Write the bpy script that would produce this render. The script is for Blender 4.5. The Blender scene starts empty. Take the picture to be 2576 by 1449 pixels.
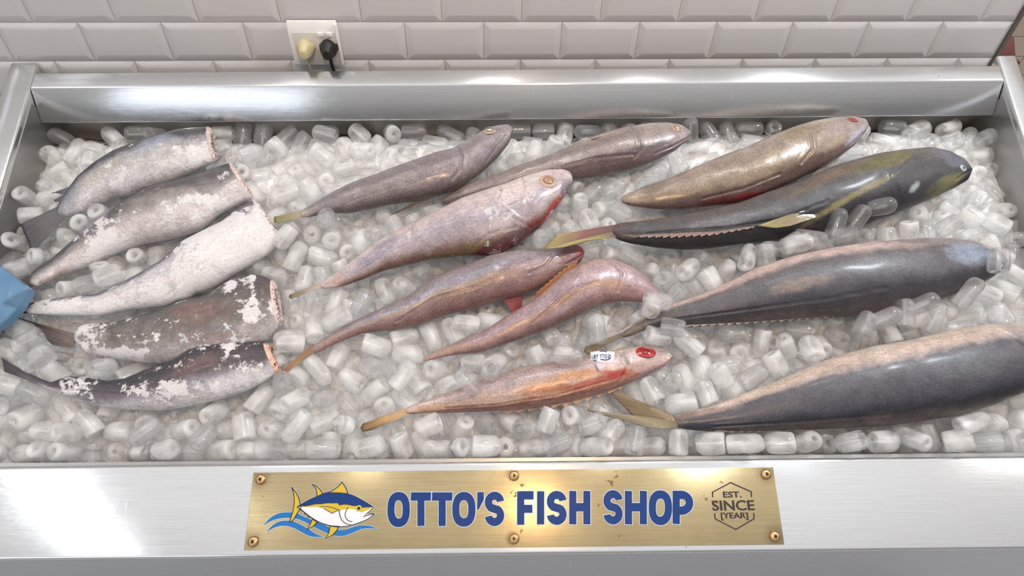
import bpy, bmesh, math, random
import numpy as np
from mathutils import Vector, Matrix, Quaternion
from mathutils.geometry import tessellate_polygon

# ------------------------------------------------------------------ camera
SC = bpy.context.scene
COL = SC.collection
ZUP = 1.20                                   # height of the first tile course above the floor
FPX = 1579.7
YAW, PITCH, ROLL = .0607, .8103, .025
CAM = np.array([.8226, -1.1871, .5161 + ZUP])
_cy, _sy, _cp, _sp = math.cos(YAW), math.sin(YAW), math.cos(PITCH), math.sin(PITCH)
_f = np.array([_sy * _cp, _cy * _cp, -_sp]); _r = np.array([_cy, -_sy, 0.]); _u = np.cross(_r, _f)
CR = math.cos(ROLL) * _r + math.sin(ROLL) * _u
CU = -math.sin(ROLL) * _r + math.cos(ROLL) * _u
CF = _f
cd = bpy.data.cameras.new('camera'); cam = bpy.data.objects.new('camera', cd); COL.objects.link(cam)
cd.sensor_width = 36; cd.lens = FPX / 2576 * 36; cd.clip_start = .02; cd.clip_end = 50
cam.matrix_world = Matrix(((CR[0], CU[0], -CF[0], CAM[0]), (CR[1], CU[1], -CF[1], CAM[1]), (CR[2], CU[2], -CF[2], CAM[2]), (0, 0, 0, 1)))
SC.camera = cam

# ------------------------------------------------------------------ world, lights, exposure
SC.view_settings.view_transform = 'Standard'; SC.view_settings.look = 'None'
SC.view_settings.gamma = 1; SC.view_settings.use_curve_mapping = False
SC.view_settings.exposure = 0.24
SC.cycles.max_bounces = 9; SC.cycles.transmission_bounces = 6; SC.cycles.transparent_max_bounces = 10
SC.cycles.glossy_bounces = 3; SC.cycles.diffuse_bounces = 6
SC.cycles.caustics_reflective = False; SC.cycles.caustics_refractive = True
SC.cycles.sample_clamp_indirect = 4
SC.cycles.use_adaptive_sampling = True; SC.cycles.adaptive_threshold = 0.15; SC.cycles.adaptive_min_samples = 12
SC.cycles.blur_glossy = 0.6
W = bpy.data.worlds.new('world'); SC.world = W; W.use_nodes = True
_nt = W.node_tree; bg = _nt.nodes['Background']; bg.inputs[1].default_value = 1.0
# the room around the counter: bright white ceiling, greyer walls and customers' side below
_tc = _nt.nodes.new('ShaderNodeTexCoord'); _sx = _nt.nodes.new('ShaderNodeSeparateXYZ'); _rp = _nt.nodes.new('ShaderNodeValToRGB')
_nt.links.new(_tc.outputs['Generated'], _sx.inputs[0]); _nt.links.new(_sx.outputs[2], _rp.inputs[0]); _nt.links.new(_rp.outputs[0], bg.inputs[0])
_e = _rp.color_ramp.elements
while len(_e) < 4: _e.new(.5)
for _i, (_p, _c) in enumerate([(0., (.10, .10, .105)), (.12, (.30, .295, .295)), (.45, (.50, .495, .50)), (.8, (.83, .82, .83))]):
    _e[_i].position = _p; _e[_i].color = (*_c, 1)

# tray frame (the whole counter top is tilted 24 degrees towards the customer)
_t = CR + .0092 * CU + .00435 * CF; TX = _t / np.linalg.norm(_t)
_v = (1250 - 1288) / FPX * CR + (724.5 + 3700) / FPX * CU + CF; _v -= (_v @ TX) * TX; TV = _v / np.linalg.norm(_v)
TN = np.cross(TX, TV)
TO = np.array([.85767, -.71892, -.36069 + ZUP])
TM = Matrix(((TX[0], TV[0], TN[0], TO[0]), (TX[1], TV[1], TN[1], TO[1]), (TX[2], TV[2], TN[2], TO[2]), (0, 0, 0, 1)))
RIG = None

def ray(px, py):
    return (px - 1288) / FPX * CR + (724.5 - py) / FPX * CU + CF
def at(px, py, h=0.):
    """tray-local (x, v, h) of the point seen at this place of the photograph, on the plane h"""
    d = ray(px, py); t = ((TO - CAM) @ TN + h) / (d @ TN); q = CAM + t * d - TO
    return np.array([q @ TX, q @ TV, h])
def wall_at(px, py, y=0.):
    d = ray(px, py); t = (y - CAM[1]) / d[1]; return CAM + t * d
def tray(p):
    return TO + p[0] * TX + p[1] * TV + p[2] * TN

def area(name, loc, target, size, energy, color, size_y=None, spread=None):
    l = bpy.data.lights.new(name, 'AREA'); l.energy = energy; l.color = color; l.size = size
    if size_y: l.shape = 'RECTANGLE'; l.size_y = size_y
    if spread: l.spread = spread
    o = bpy.data.objects.new(name, l); COL.objects.link(o); o.location = loc
    o.rotation_euler = (Vector(target) - Vector(loc)).to_track_quat('-Z', 'Y').to_euler()
    return o
LIGHTS = []
# fluorescent ceiling panel on the left, warm downlight over the middle, daylight behind the customer
area('ceiling_panel_light', (-1.93, -1.63, 2.95), (-1.93, -1.63, 0), .36, 7.5, (.92, .96, 1), 2.2)
area('warm_downlight', (.95, -1.62, 2.95), (.9, -.75, .85), .13, 10, (1, .66, .36), .14)
area('right_ceiling_light', (4.3, -.6, 2.95), (1.4, -.5, .9), 1.2, 11, (1, .93, .88), 1.4)
area('daylight_window_light', (-2.7, -4.3, 2.05), (.4, -.4, .9), 2.2, 14, (.80, .88, 1), 1.5)
for _x, _y in ((-.35, -.30), (.75, .0), (1.55, -.15)):
    area('added_glint_light', (_x, _y, 2.93), (.8, -.5, .85), .09, 3.2, (1, .96, .92), .09)  # small lights added overhead to put glints on the ice
area('cool_spot_light', (2.25, -.30, 2.75), (1.75, -.42, .8), .12, 15, (.88, .95, 1), .12)

# ------------------------------------------------------------------ helpers
def lin(c):
    out = []
    for x in c[:3]:
        x = x / 255.; out.append(x / 12.92 if x <= .04045 else ((x + .055) / 1.055) ** 2.4)
    return out
def tag(o, label=None, cat=None, group=None, kind=None):
    if label: o['label'] = label
    if cat: o['category'] = cat
    if group: o['group'] = group
    if kind: o['kind'] = kind
    return o
def empty(name, M=None):
    o = bpy.data.objects.new(name, None); COL.objects.link(o); o.empty_display_size = .03
    if M is not None: o.matrix_world = M
    return o
def link(name, me, mats, parent=None, M=None):
    o = bpy.data.objects.new(name, me); COL.objects.link(o)
    for m in (mats if isinstance(mats, (list, tuple)) else [mats]): me.materials.append(m)
    if parent: o.parent = parent
    if M is not None: o.matrix_local = M if parent else M
    if M is not None and not parent: o.matrix_world = M
    return o
def mesh(name, V, F, smooth=True, uv=None, cols=None):
    me = bpy.data.meshes.new(name); me.from_pydata([tuple(map(float, v)) for v in V], [], [tuple(f) for f in F])
    me.validate(); me.update()
    if smooth: me.polygons.foreach_set('use_smooth', [True] * len(me.polygons))
    if uv is not None:
        l = me.uv_layers.new(name='UVMap'); vi = np.zeros(len(me.loops), dtype=np.int32); me.loops.foreach_get('vertex_index', vi)
        l.data.foreach_set('uv', np.asarray(uv, dtype=np.float32)[vi].ravel())
    for k, c in (cols or {}).items():
        c = np.asarray(c, dtype=np.float32)
        if c.ndim == 1:
            a = me.attributes.new(k, 'FLOAT', 'POINT'); a.data.foreach_set('value', c)
        else:
            a = me.attributes.new(k, 'FLOAT_COLOR', 'POINT')
            a.data.foreach_set('color', np.concatenate([c[:, :3], np.ones((len(c), 1), np.float32)], 1).ravel())
    return me
class MB:
    def __init__(s): s.V = []; s.F = []; s.UV = []
    def add(s, V, F, UV=None):
        n = len(s.V); s.V += [tuple(v) for v in V]; s.F += [tuple(i + n for i in f) for f in F]
        s.UV += list(UV) if UV is not None else [(v[0], v[1]) for v in V]
    def box(s, a, b):
        x0, y0, z0 = a; x1, y1, z1 = b
        s.add([(x0, y0, z0), (x1, y0, z0), (x1, y1, z0), (x0, y1, z0), (x0, y0, z1), (x1, y0, z1), (x1, y1, z1), (x0, y1, z1)],
              [(0, 3, 2, 1), (4, 5, 6, 7), (0, 1, 5, 4), (1, 2, 6, 5), (2, 3, 7, 6), (3, 0, 4, 7)])
    def prism(s, poly, x0, x1):
        """closed polygon of (y, z) extruded along x"""
        n = len(poly); V = [(x0, p[0], p[1]) for p in poly] + [(x1, p[0], p[1]) for p in poly]
        F = [(i, (i + 1) % n, n + (i + 1) % n, n + i) for i in range(n)] + [tuple(range(n))[::-1], tuple(range(n, 2 * n))]
        s.add(V, F)
    def plate(s, poly, z0, z1):
        """polygon of (x, y) extruded along z, any shape"""
        n = len(poly); tr = tessellate_polygon([[Vector((p[0], p[1], 0)) for p in poly]])
        V = [(p[0], p[1], z0) for p in poly] + [(p[0], p[1], z1) for p in poly]
        area2 = sum(poly[i][0] * poly[(i + 1) % n][1] - poly[(i + 1) % n][0] * poly[i][1] for i in range(n))
        F = [(i, (i + 1) % n, n + (i + 1) % n, n + i) if area2 > 0 else (n + i, n + (i + 1) % n, (i + 1) % n, i) for i in range(n)]
        for a, b, c in tr:
            ax = (poly[b][0] - poly[a][0]) * (poly[c][1] - poly[a][1]) - (poly[c][0] - poly[a][0]) * (poly[b][1] - poly[a][1])
            if abs(ax) < 1e-14: continue
            if ax < 0: a, b, c = a, c, b
            F.append((n + a, n + b, n + c)); F.append((a, c, b))
        s.add(V, F)
    def stroke(s, pts, w, z0, z1, closed=False):
        pts = [np.array(p[:2], float) for p in pts]; n = len(pts); L = []; R = []
        for i in range(n):
            a = pts[i - 1] if (i or closed) else pts[i]; b = pts[(i + 1) % n] if (i < n - 1 or closed) else pts[i]
            d0 = pts[i] - a; d1 = b - pts[i]
            d0 = d0 / (np.linalg.norm(d0) or 1); d1 = d1 / (np.linalg.norm(d1) or 1)
            t = d0 + d1; t = t / (np.linalg.norm(t) or 1); nn = np.array([-t[1], t[0]])
            c = max(.5, abs(t @ (d1 if np.linalg.norm(d1) else d0)))
            ww = (w[i] if hasattr(w, '__len__') else w) / 2 / c
            L.append(pts[i] + nn * ww); R.append(pts[i] - nn * ww)
        m = n if closed else n - 1
        V = [(p[0], p[1], z) for z in (z0, z1) for P in (L, R) for p in P]; F = []
        for i in range(m):
            j = (i + 1) % n
            F += [(2 * n + i, 3 * n + i, 3 * n + j, 2 * n + j), (i, j, n + j, n + i), (i, 2 * n + i, 2 * n + j, j), (n + i, n + j, 3 * n + j, 3 * n + i)]
        if not closed: F += [(0, n, 3 * n, 2 * n), (n - 1, 3 * n - 1, 4 * n - 1, 2 * n - 1)]
        s.add(V, F)
    def tube(s, pts, r, seg=10, cap=True):
        pts = [np.array(p, float) for p in pts]; n = len(pts); V = []; F = []
        up = np.array([0, 0, 1.])
        for i, p in enumerate(pts):
            t = pts[min(i + 1, n - 1)] - pts[max(i - 1, 0)]; t = t / np.linalg.norm(t)
            a = np.cross(t, up if abs(t @ up) < .95 else np.array([1., 0, 0])); a /= np.linalg.norm(a); b = np.cross(t, a)
            rr = r[i] if hasattr(r, '__len__') else r
            V += [p + rr * (math.cos(q) * a + math.sin(q) * b) for q in (2 * math.pi * k / seg for k in range(seg))]
        for i in range(n - 1):
            for k in range(seg):
                F.append((i * seg + k, (i + 1) * seg + k, (i + 1) * seg + (k + 1) % seg, i * seg + (k + 1) % seg))
        if cap: F += [tuple(range(seg)), tuple(range((n - 1) * seg, n * seg))[::-1]]
        s.add(V, F)
    def lathe(s, prof, seg, c=(0, 0, 0), ax=(0, 0, 1), sx=1, sy=1):
        """profile of (radius, height) about an axis"""
        q = Vector(ax).to_track_quat('Z', 'Y').to_matrix(); V = []; F = []; n = len(prof)
        for (r, z) in prof:
            for k in range(seg):
                a = 2 * math.pi * k / seg; p = q @ Vector((r * math.cos(a) * sx, r * math.sin(a) * sy, z)); V.append((p[0] + c[0], p[1] + c[1], p[2] + c[2]))
        for i in range(n - 1):
            for k in range(seg): F.append((i * seg + k, i * seg + (k + 1) % seg, (i + 1) * seg + (k + 1) % seg, (i + 1) * seg + k))
        if prof[0][0] > 1e-6: F.append(tuple(range(seg))[::-1])
        if prof[-1][0] > 1e-6: F.append(tuple(range((n - 1) * seg, n * seg)))
        s.add(V, F)
    def build(s, name, mats, parent=None, M=None, smooth=False, bevel=0, seg=2, auto=False):
        me = mesh(name, s.V, s.F, smooth=False, uv=s.UV)
        bm = bmesh.new(); bm.from_mesh(me); bmesh.ops.remove_doubles(bm, verts=bm.verts, dist=1e-6)
        bmesh.ops.recalc_face_normals(bm, faces=bm.faces)
        if bevel: bmesh.ops.bevel(bm, geom=[e for e in bm.edges if len(e.link_faces) == 2 and e.calc_face_angle(0) > .5], offset=bevel, segments=seg, profile=.5, affect='EDGES', clamp_overlap=True)
        bm.to_mesh(me); bm.free()
        if smooth or bevel:
            me.polygons.foreach_set('use_smooth', [True] * len(me.polygons)); me.set_sharp_from_angle(angle=math.radians(40))
        return link(name, me, mats, parent, M)

# ------------------------------------------------------------------ materials
def nodes(name):
    m = bpy.data.materials.new(name); m.use_nodes = True; nt = m.node_tree
    return m, nt, nt.nodes['Principled BSDF']
def N(nt, typ, **kw):
    n = nt.nodes.new(typ)
    for k, v in kw.items():
        if k.startswith('i_'): n.inputs[k[2:].replace('_', ' ')].default_value = v
        else: setattr(n, k, v)
    return n
def setp(b, **kw):
    for k, v in kw.items():
        b.inputs[k.replace('_', ' ')].default_value = v
def coords(nt, kind='Object', scale=(1, 1, 1)):
    tc = N(nt, 'ShaderNodeTexCoord'); mp = N(nt, 'ShaderNodeMapping'); mp.inputs['Scale'].default_value = scale
    nt.links.new(tc.outputs[kind], mp.inputs[0]); return mp.outputs[0]
def noise(nt, vec, scale, detail=3, rough=.55):
    n = N(nt, 'ShaderNodeTexNoise'); n.inputs['Scale'].default_value = scale; n.inputs['Detail'].default_value = detail; n.inputs['Roughness'].default_value = rough
    nt.links.new(vec, n.inputs['Vector']); return n.outputs[0]
def ramp(nt, fac, stops):
    r = N(nt, 'ShaderNodeValToRGB'); e = r.color_ramp.elements
    while len(e) < len(stops): e.new(.5)
    for i, (p, c) in enumerate(stops):
        e[i].position = p; e[i].color = (c, c, c, 1) if not hasattr(c, '__len__') else (*c[:3], 1)
    nt.links.new(fac, r.inputs[0]); return r.outputs[0]
def mix(nt, fac, a, b, mode='MIX'):
    m = N(nt, 'ShaderNodeMix'); m.data_type = 'RGBA'; m.blend_type = mode
    for s, v in ((m.inputs[0], fac), (m.inputs[6], a), (m.inputs[7], b)):
        if isinstance(v, bpy.types.NodeSocket): nt.links.new(v, s)
        elif hasattr(v, '__len__'): s.default_value = (*v[:3], 1)
        else: s.default_value = v if s.type == 'VALUE' else (v, v, v, 1)
    return m.outputs[2]
def math_(nt, op, a, b=0.):
    m = N(nt, 'ShaderNodeMath'); m.operation = op
    for s, v in ((m.inputs[0], a), (m.inputs[1], b)):
        if isinstance(v, bpy.types.NodeSocket): nt.links.new(v, s)
        else: s.default_value = v
    return m.outputs[0]
def bump(nt, h, strength, dist, prev=None):
    b = N(nt, 'ShaderNodeBump'); b.inputs['Strength'].default_value = strength; b.inputs['Distance'].default_value = dist
    nt.links.new(h, b.inputs['Height'])
    if prev is not None: nt.links.new(prev, b.inputs['Normal'])
    return b.outputs[0]
def plain(name, c, rough=.5, metal=0., spec=.5, coat=0., bumpy=0., bscale=200):
    m, nt, b = nodes(name); vec = coords(nt)
    v = noise(nt, vec, bscale * .1, 3)
    col = mix(nt, ramp(nt, v, [(.3, 0.), (.7, 1.)]), [x * .95 for x in lin(c)], [min(1, x * 1.05) for x in lin(c)])
    nt.links.new(col, b.inputs['Base Color']); setp(b, Roughness=rough, Metallic=metal, Specular_IOR_Level=spec, Coat_Weight=coat)
    if bumpy: nt.links.new(bump(nt, noise(nt, vec, bscale), bumpy, .001), b.inputs['Normal'])
    return m

def steel(name, base=(.72, .72, .72), rough=.17, aniso=.75, streak=.35):
    m, nt, b = nodes(name)
    vec = coords(nt, 'Object', (1.5, 160, 160)); fine = noise(nt, vec, 6, 4, .6)
    big = noise(nt, coords(nt, 'Object', (3, 8, 8)), 1.6, 4, .6)
    col = mix(nt, ramp(nt, fine, [(.3, 0.), (.7, 1.)]), [x * .93 for x in base], [min(1, x * 1.05) for x in base])
    # scratches and specks
    vec2 = coords(nt, 'Object', (170, 9, 9)); sc = noise(nt, vec2, 1.2, 2, .5)
    scr = ramp(nt, sc, [(.735, 0.), (.75, 1.)])
    vo = N(nt, 'ShaderNodeTexVoronoi'); vo.inputs['Scale'].default_value = 17; nt.links.new(coords(nt, 'Object'), vo.inputs['Vector'])
    spk = ramp(nt, vo.outputs['Distance'], [(.018, 1.), (.03, 0.)])
    col = mix(nt, math_(nt, 'MULTIPLY', scr, .35), col, (.93, .93, .93))
    col = mix(nt, math_(nt, 'MULTIPLY', spk, .5), col, (.25, .23, .2))
    nt.links.new(col, b.inputs['Base Color'])
    rr = math_(nt, 'ADD', math_(nt, 'MULTIPLY', big, .10), rough - .05)
    nt.links.new(rr, b.inputs['Roughness']); setp(b, Metallic=.92, Anisotropic=aniso, Anisotropic_Rotation=.25)
    tg = N(nt, 'ShaderNodeTangent'); tg.direction_type = 'UV_MAP'; tg.uv_map = 'UVMap'; nt.links.new(tg.outputs[0], b.inputs['Tangent'])
    nt.links.new(bump(nt, fine, .05, .0006, bump(nt, big, .12, .004)), b.inputs['Normal'])
    return m
M_steel = steel('brushed_steel')
M_steel_dark = steel('brushed_steel_liner', (.42, .41, .40), .36, .4)
M_apron = steel('apron_steel', (.56, .59, .63), .30, .6)

def tile_mat():
    m, nt, b = nodes('white_glazed_tile'); vec = coords(nt)
    n1 = noise(nt, vec, 2.2, 2)
    col = mix(nt, n1, (.66, .655, .65), (.72, .705, .71)); nt.links.new(col, b.inputs['Base Color'])
    setp(b, Roughness=.16, Specular_IOR_Level=.5, Coat_Weight=.3, Coat_Roughness=.08)
    nt.links.new(bump(nt, noise(nt, vec, 14, 2), .12, .003), b.inputs['Normal']); return m
M_tile = tile_mat()
M_grout = plain('pale_grout', (196, 190, 184), .9)

def ice_mat(name, milk, rough, tint, thru, varied):
    """cloudy ice: a white scattering core seen through a refracting, partly clear body with a wet surface"""
    m, nt, b = nodes(name); nt.nodes.remove(b); out = nt.nodes['Material Output']
    def sh(t, **k):
        n = N(nt, t)
        for a, v in k.items(): n.inputs[a].default_value = v
        return n.outputs[0]
    def mx(f, a, c):
        n = N(nt, 'ShaderNodeMixShader')
        if isinstance(f, bpy.types.NodeSocket): nt.links.new(f, n.inputs[0])
        else: n.inputs[0].default_value = f
        nt.links.new(a, n.inputs[1]); nt.links.new(c, n.inputs[2]); return n.outputs[0]
    T4 = (*tint, 1)
    white = sh('ShaderNodeBsdfDiffuse', Color=T4)
    clear = mx(thru, sh('ShaderNodeBsdfGlass', Color=(1, 1, 1, 1), Roughness=rough, IOR=1.2), sh('ShaderNodeBsdfTransparent', Color=(1, 1, 1, 1)))
    if varied:
        n1 = noise(nt, coords(nt), 30, 1, .5)
        body = mx(ramp(nt, n1, [(.3, max(0., milk - .2)), (.7, min(1., milk + .2))]), clear, white)
    else: body = mx(milk, clear, white)
    fr = N(nt, 'ShaderNodeFresnel'); fr.inputs['IOR'].default_value = 1.5
    ge = N(nt, 'ShaderNodeNewGeometry')
    fac = math_(nt, 'MULTIPLY', fr.outputs[0], math_(nt, 'SUBTRACT', .9, math_(nt, 'MULTIPLY', ge.outputs['Backfacing'], .9)))
    nt.links.new(mx(fac, body, sh('ShaderNodeBsdfGlossy', Color=(1, 1, 1, 1), Roughness=.09)), out.inputs[0]); return m
M_ice = ice_mat('frosted_ice', .26, .06, (.985, .982, .976), .72, True)
M_ice_clear = ice_mat('clear_ice', .09, .0, (.985, .985, .985), .62, False)
M_slush = None
def slush():
    m, nt, b = nodes('packed_ice'); vec = coords(nt); vo = N(nt, 'ShaderNodeTexVoronoi'); vo.inputs['Scale'].default_value = 34
    nt.links.new(vec, vo.inputs['Vector']); n1 = noise(nt, vec, 18, 4)
    nt.links.new(mix(nt, n1, (.86, .855, .845), (.93, .925, .915)), b.inputs['Base Color'])
    setp(b, Roughness=.25, Specular_IOR_Level=.5, Coat_Weight=.4)
    nt.links.new(bump(nt, vo.outputs['Distance'], .8, .02, bump(nt, n1, .5, .01)), b.inputs['Normal']); return m
M_slush = slush()

def skin_mat(name, scales=0., rough=.34, frost=0., coat=.35, sx=118, sy=27.8, metal=0.):
    m, nt, b = nodes(name)
    a = N(nt, 'ShaderNodeAttribute'); a.attribute_name = 'skin'; fr = N(nt, 'ShaderNodeAttribute'); fr.attribute_name = 'frost'
    vec = coords(nt); n1 = noise(nt, vec, 45, 4, .65); n2 = noise(nt, vec, 260, 3, .6)
    col = mix(nt, 1., a.outputs['Color'], ramp(nt, n1, [(.25, .72), (.75, 1.22)]), 'MULTIPLY')
    col = mix(nt, .9, col, ramp(nt, n2, [(.3, .74), (.7, 1.2)]), 'MULTIPLY')
    uv0 = N(nt, 'ShaderNodeUVMap'); uv0.uv_map = 'UVMap'; mp0 = N(nt, 'ShaderNodeMapping'); mp0.inputs['Scale'].default_value = (9, 26, 1); nt.links.new(uv0.outputs[0], mp0.inputs[0])
    n3 = noise(nt, mp0.outputs[0], 1.6, 4, .7)
    col = mix(nt, 1., col, ramp(nt, n3, [(.3, .80), (.68, 1.14)]), 'MULTIPLY')
    n4 = noise(nt, vec, 520, 2, .5)
    col = mix(nt, math_(nt, 'MULTIPLY', ramp(nt, n4, [(.69, 0.), (.73, 1.)]), .2), col, (.74, .70, .70))
    n5 = noise(nt, vec, 170, 3, .6)
    col = mix(nt, math_(nt, 'MULTIPLY', ramp(nt, n5, [(.66, 0.), (.70, 1.)]), .5), col, mix(nt, 1., col, (.45, .42, .45), 'MULTIPLY'))
    nrm = bump(nt, n5, .25, .0012, bump(nt, n1, .35, .003))
    if scales:
        uvn = N(nt, 'ShaderNodeUVMap'); uvn.uv_map = 'UVMap'; mp = N(nt, 'ShaderNodeMapping'); mp.inputs['Scale'].default_value = (sx, sy, 1); nt.links.new(uvn.outputs[0], mp.inputs[0])
        mp.inputs['Rotation'].default_value = (0, 0, math.radians(45))
        vo = N(nt, 'ShaderNodeTexVoronoi'); vo.inputs['Scale'].default_value = 1; vo.inputs['Randomness'].default_value = .28
        nt.links.new(mp.outputs[0], vo.inputs['Vector'])
        body = N(nt, 'ShaderNodeAttribute'); body.attribute_name = 'scaly'
        dk = math_(nt, 'MULTIPLY', ramp(nt, vo.outputs['Distance'], [(.3, 0.), (.62, 1.)]), math_(nt, 'MULTIPLY', body.outputs['Fac'], scales))
        col = mix(nt, dk, col, mix(nt, 1., col, (.42, .38, .42), 'MULTIPLY'))
        nrm = bump(nt, math_(nt, 'MULTIPLY', vo.outputs['Distance'], body.outputs['Fac']), -.35 * scales, .0012, nrm)
    if frost:
        fn = noise(nt, vec, 38, 6, .72); fn2 = noise(nt, vec, 12, 2)
        g = math_(nt, 'ADD', math_(nt, 'MULTIPLY', fn, .72), math_(nt, 'MULTIPLY', fn2, .28))
        g = math_(nt, 'ADD', g, math_(nt, 'MULTIPLY', math_(nt, 'SUBTRACT', fr.outputs['Fac'], .5), .42))
        fk = ramp(nt, g, [(.515, 0.), (.545, 1.)])
        wf = mix(nt, ramp(nt, n3, [(.3, 0.), (.7, 1.)]), (.66, .64, .65), (.88, .86, .86))
        wf = mix(nt, .8, wf, ramp(nt, n2, [(.3, .84), (.7, 1.1)]), 'MULTIPLY')
        col = mix(nt, math_(nt, 'MULTIPLY', fk, frost), col, wf)
        nrm = bump(nt, fk, .45, .0012, nrm)
        rg = math_(nt, 'ADD', math_(nt, 'MULTIPLY', fk, .3), rough); nt.links.new(rg, b.inputs['Roughness'])
    else: setp(b, Roughness=rough)
    nt.links.new(col, b.inputs['Base Color']); nt.links.new(nrm, b.inputs['Normal'])
    setp(b, Specular_IOR_Level=.42, Coat_Weight=coat, Coat_Roughness=.18, Metallic=metal)
    return m
M_hake = skin_mat('frosted_hake_skin', rough=.36, frost=.9, coat=.2)
M_kob = skin_mat('scaled_silver_skin', scales=.6, rough=.34, coat=.35, metal=.12)
M_kobf = skin_mat('scaled_frosty_skin', scales=.35, rough=.36, frost=.55, coat=.3)
M_tail = skin_mat('smooth_dark_skin', rough=.44, coat=.14, metal=.1)
def fin_mat():
    m, nt, b = nodes('fin_membrane'); a = N(nt, 'ShaderNodeAttribute'); a.attribute_name = 'skin'
    uvn = N(nt, 'ShaderNodeUVMap'); uvn.uv_map = 'UVMap'; mp = N(nt, 'ShaderNodeMapping'); mp.inputs['Scale'].default_value = (1.2, 22, 1); nt.links.new(uvn.outputs[0], mp.inputs[0])
    n1 = noise(nt, mp.outputs[0], 1.6, 3)
    nt.links.new(mix(nt, 1., a.outputs['Color'], ramp(nt, n1, [(.3, .6), (.7, 1.25)]), 'MULTIPLY'), b.inputs['Base Color'])
    nt.links.new(bump(nt, n1, .6, .0015), b.inputs['Normal']); setp(b, Roughness=.35, Coat_Weight=.3); return m
M_fin = fin_mat()
def flesh_mat():
    m, nt, b = nodes('cut_fish_flesh'); a = N(nt, 'ShaderNodeAttribute'); a.attribute_name = 'skin'; vec = coords(nt)
    n1 = noise(nt, vec, 120, 4, .65)
    nt.links.new(mix(nt, 1., a.outputs['Color'], ramp(nt, n1, [(.3, .8), (.7, 1.12)]), 'MULTIPLY'), b.inputs['Base Color'])
    nt.links.new(bump(nt, n1, .5, .003), b.inputs['Normal']); setp(b, Roughness=.4, Subsurface_Weight=.0); return m
M_flesh = flesh_mat()
# ------------------------------------------------------------------ the room: tiled wall, far wall, floor
WX1 = 1.872
def tiled_wall():
    V = []; F = []
    def quadbox(x0, x1, z0, z1):
        g = .0006; x0 += g; x1 -= g; z0 += g; z1 -= g; b = .0125
        bx0, bx1 = x0 + b, x1 - b
        if x1 - x0 < 2.2 * b or z1 - z0 < 2.2 * b: bx0, bx1 = x0 + .001, x1 - .001
        n = len(V)
        yb, ye, yt = .008, 0.0, -.0026
        for (xa, xb, za, zb, y) in ((x0, x1, z0, z1, yb), (x0, x1, z0, z1, ye), (bx0, bx1, z0 + b, z1 - b, yt)):
            V.extend([(xa, y, za), (xb, y, za), (xb, y, zb), (xa, y, zb)])
        for a in (0, 4):
            for i in range(4):
                j = (i + 1) % 4; F.append((n + a + i, n + a + j, n + a + 4 + j, n + a + 4 + i))
        F.append((n + 8, n + 9, n + 10, n + 11))
    for r in range(-12, 12):
        off = 0. if r % 2 == 0 else .52
        for k in range(-14, 14):
            x0 = (k + off) * .15; x1 = x0 + .15
            if x0 > WX1: continue
            quadbox(x0, min(x1, WX1), ZUP + r * .075, ZUP + (r + 1) * .075)
    me = mesh('wall_back', V, F, smooth=False); bm = bmesh.new(); bm.from_mesh(me)
    es = [e for e in bm.edges if len(e.link_faces) == 2 and e.calc_face_angle(0) > .15]
    bmesh.ops.bevel(bm, geom=es, offset=.0009, segments=2, profile=.5, affect='EDGES', clamp_overlap=True)
    bmesh.ops.recalc_face_normals(bm, faces=bm.faces)
    # grout bed behind the tiles
    gr = bmesh.ops.create_cube(bm, size=1, matrix=Matrix.Translation(((WX1 - 2.1) / 2, .0605, ZUP)) @ Matrix.Diagonal((WX1 + 2.1, .1192, 1.8, 1)))
    fs = {f for v in gr['verts'] for f in v.link_faces}
    for f in bm.faces: f.smooth = f not in fs
    for f in fs: f.material_index = 1
    bm.to_mesh(me); bm.free(); me.set_sharp_from_angle(angle=math.radians(50))
    return link('wall_back', me, [M_tile, M_grout])
tag(tiled_wall(), kind='structure')
m = MB(); m.box((WX1 - .0005, -.006, ZUP - .9), (WX1 + .006, .02, ZUP + .9))
tag(m.build('trim_1', plain('grey_edge_trim', (120, 112, 108), .4, .4), bevel=.001), kind='structure')
# far wall of large beige tiles beyond the corner
def beige_mat():
    m, nt, b = nodes('beige_wall_tile'); vec = coords(nt)
    br = N(nt, 'ShaderNodeTexBrick'); mp = N(nt, 'ShaderNodeMapping'); mp.inputs['Rotation'].default_value = (math.pi / 2, 0, 0)
    mp.inputs['Location'].default_value = (0, .018, 0)
    nt.links.new(vec, mp.inputs[0]); nt.links.new(mp.outputs[0], br.inputs['Vector'])
    br.offset = 0; br.inputs['Scale'].default_value = 1; br.inputs['Brick Width'].default_value = .25; br.inputs['Row Height'].default_value = .0625; br.inputs['Mortar Size'].default_value = .0012
    br.inputs['Color1'].default_value = (*lin((176, 160, 144)), 1); br.inputs['Color2'].default_value = (*lin((184, 168, 152)), 1); br.inputs['Mortar'].default_value = (*lin((110, 96, 86)), 1)
    nt.links.new(br.outputs[0], b.inputs['Base Color']); setp(b, Roughness=.3); return m
m = MB(); m.box((1.2, .6, .0), (4.2, .7, 2.6)); tag(m.build('wall_right', beige_mat()), kind='structure')
m = MB(); m.box((-3, -4.2, -.05), (4.2, .7, 0)); tag(m.build('floor', plain('grey_floor_tile', (176, 176, 178), .5)), kind='structure')
m = MB(); m.prism([(.10, ZUP - .135), (.16, ZUP - .135), (.16, ZUP - .10), (.13, ZUP - .092)], 1.93, 2.02)
m.V = [(x - (0 if z < ZUP - .11 else (.012 if x > 1.97 else -.03)), y, z) for x, y, z in m.V]
m.box((1.93, .10, 0), (2.03, .16, ZUP - .134))
tag(m.build('wooden_post', plain('dark_red_paint', (92, 34, 30), .5), bevel=.002), 'dark red painted post standing behind the corner of the white tiled wall', 'post')

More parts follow.
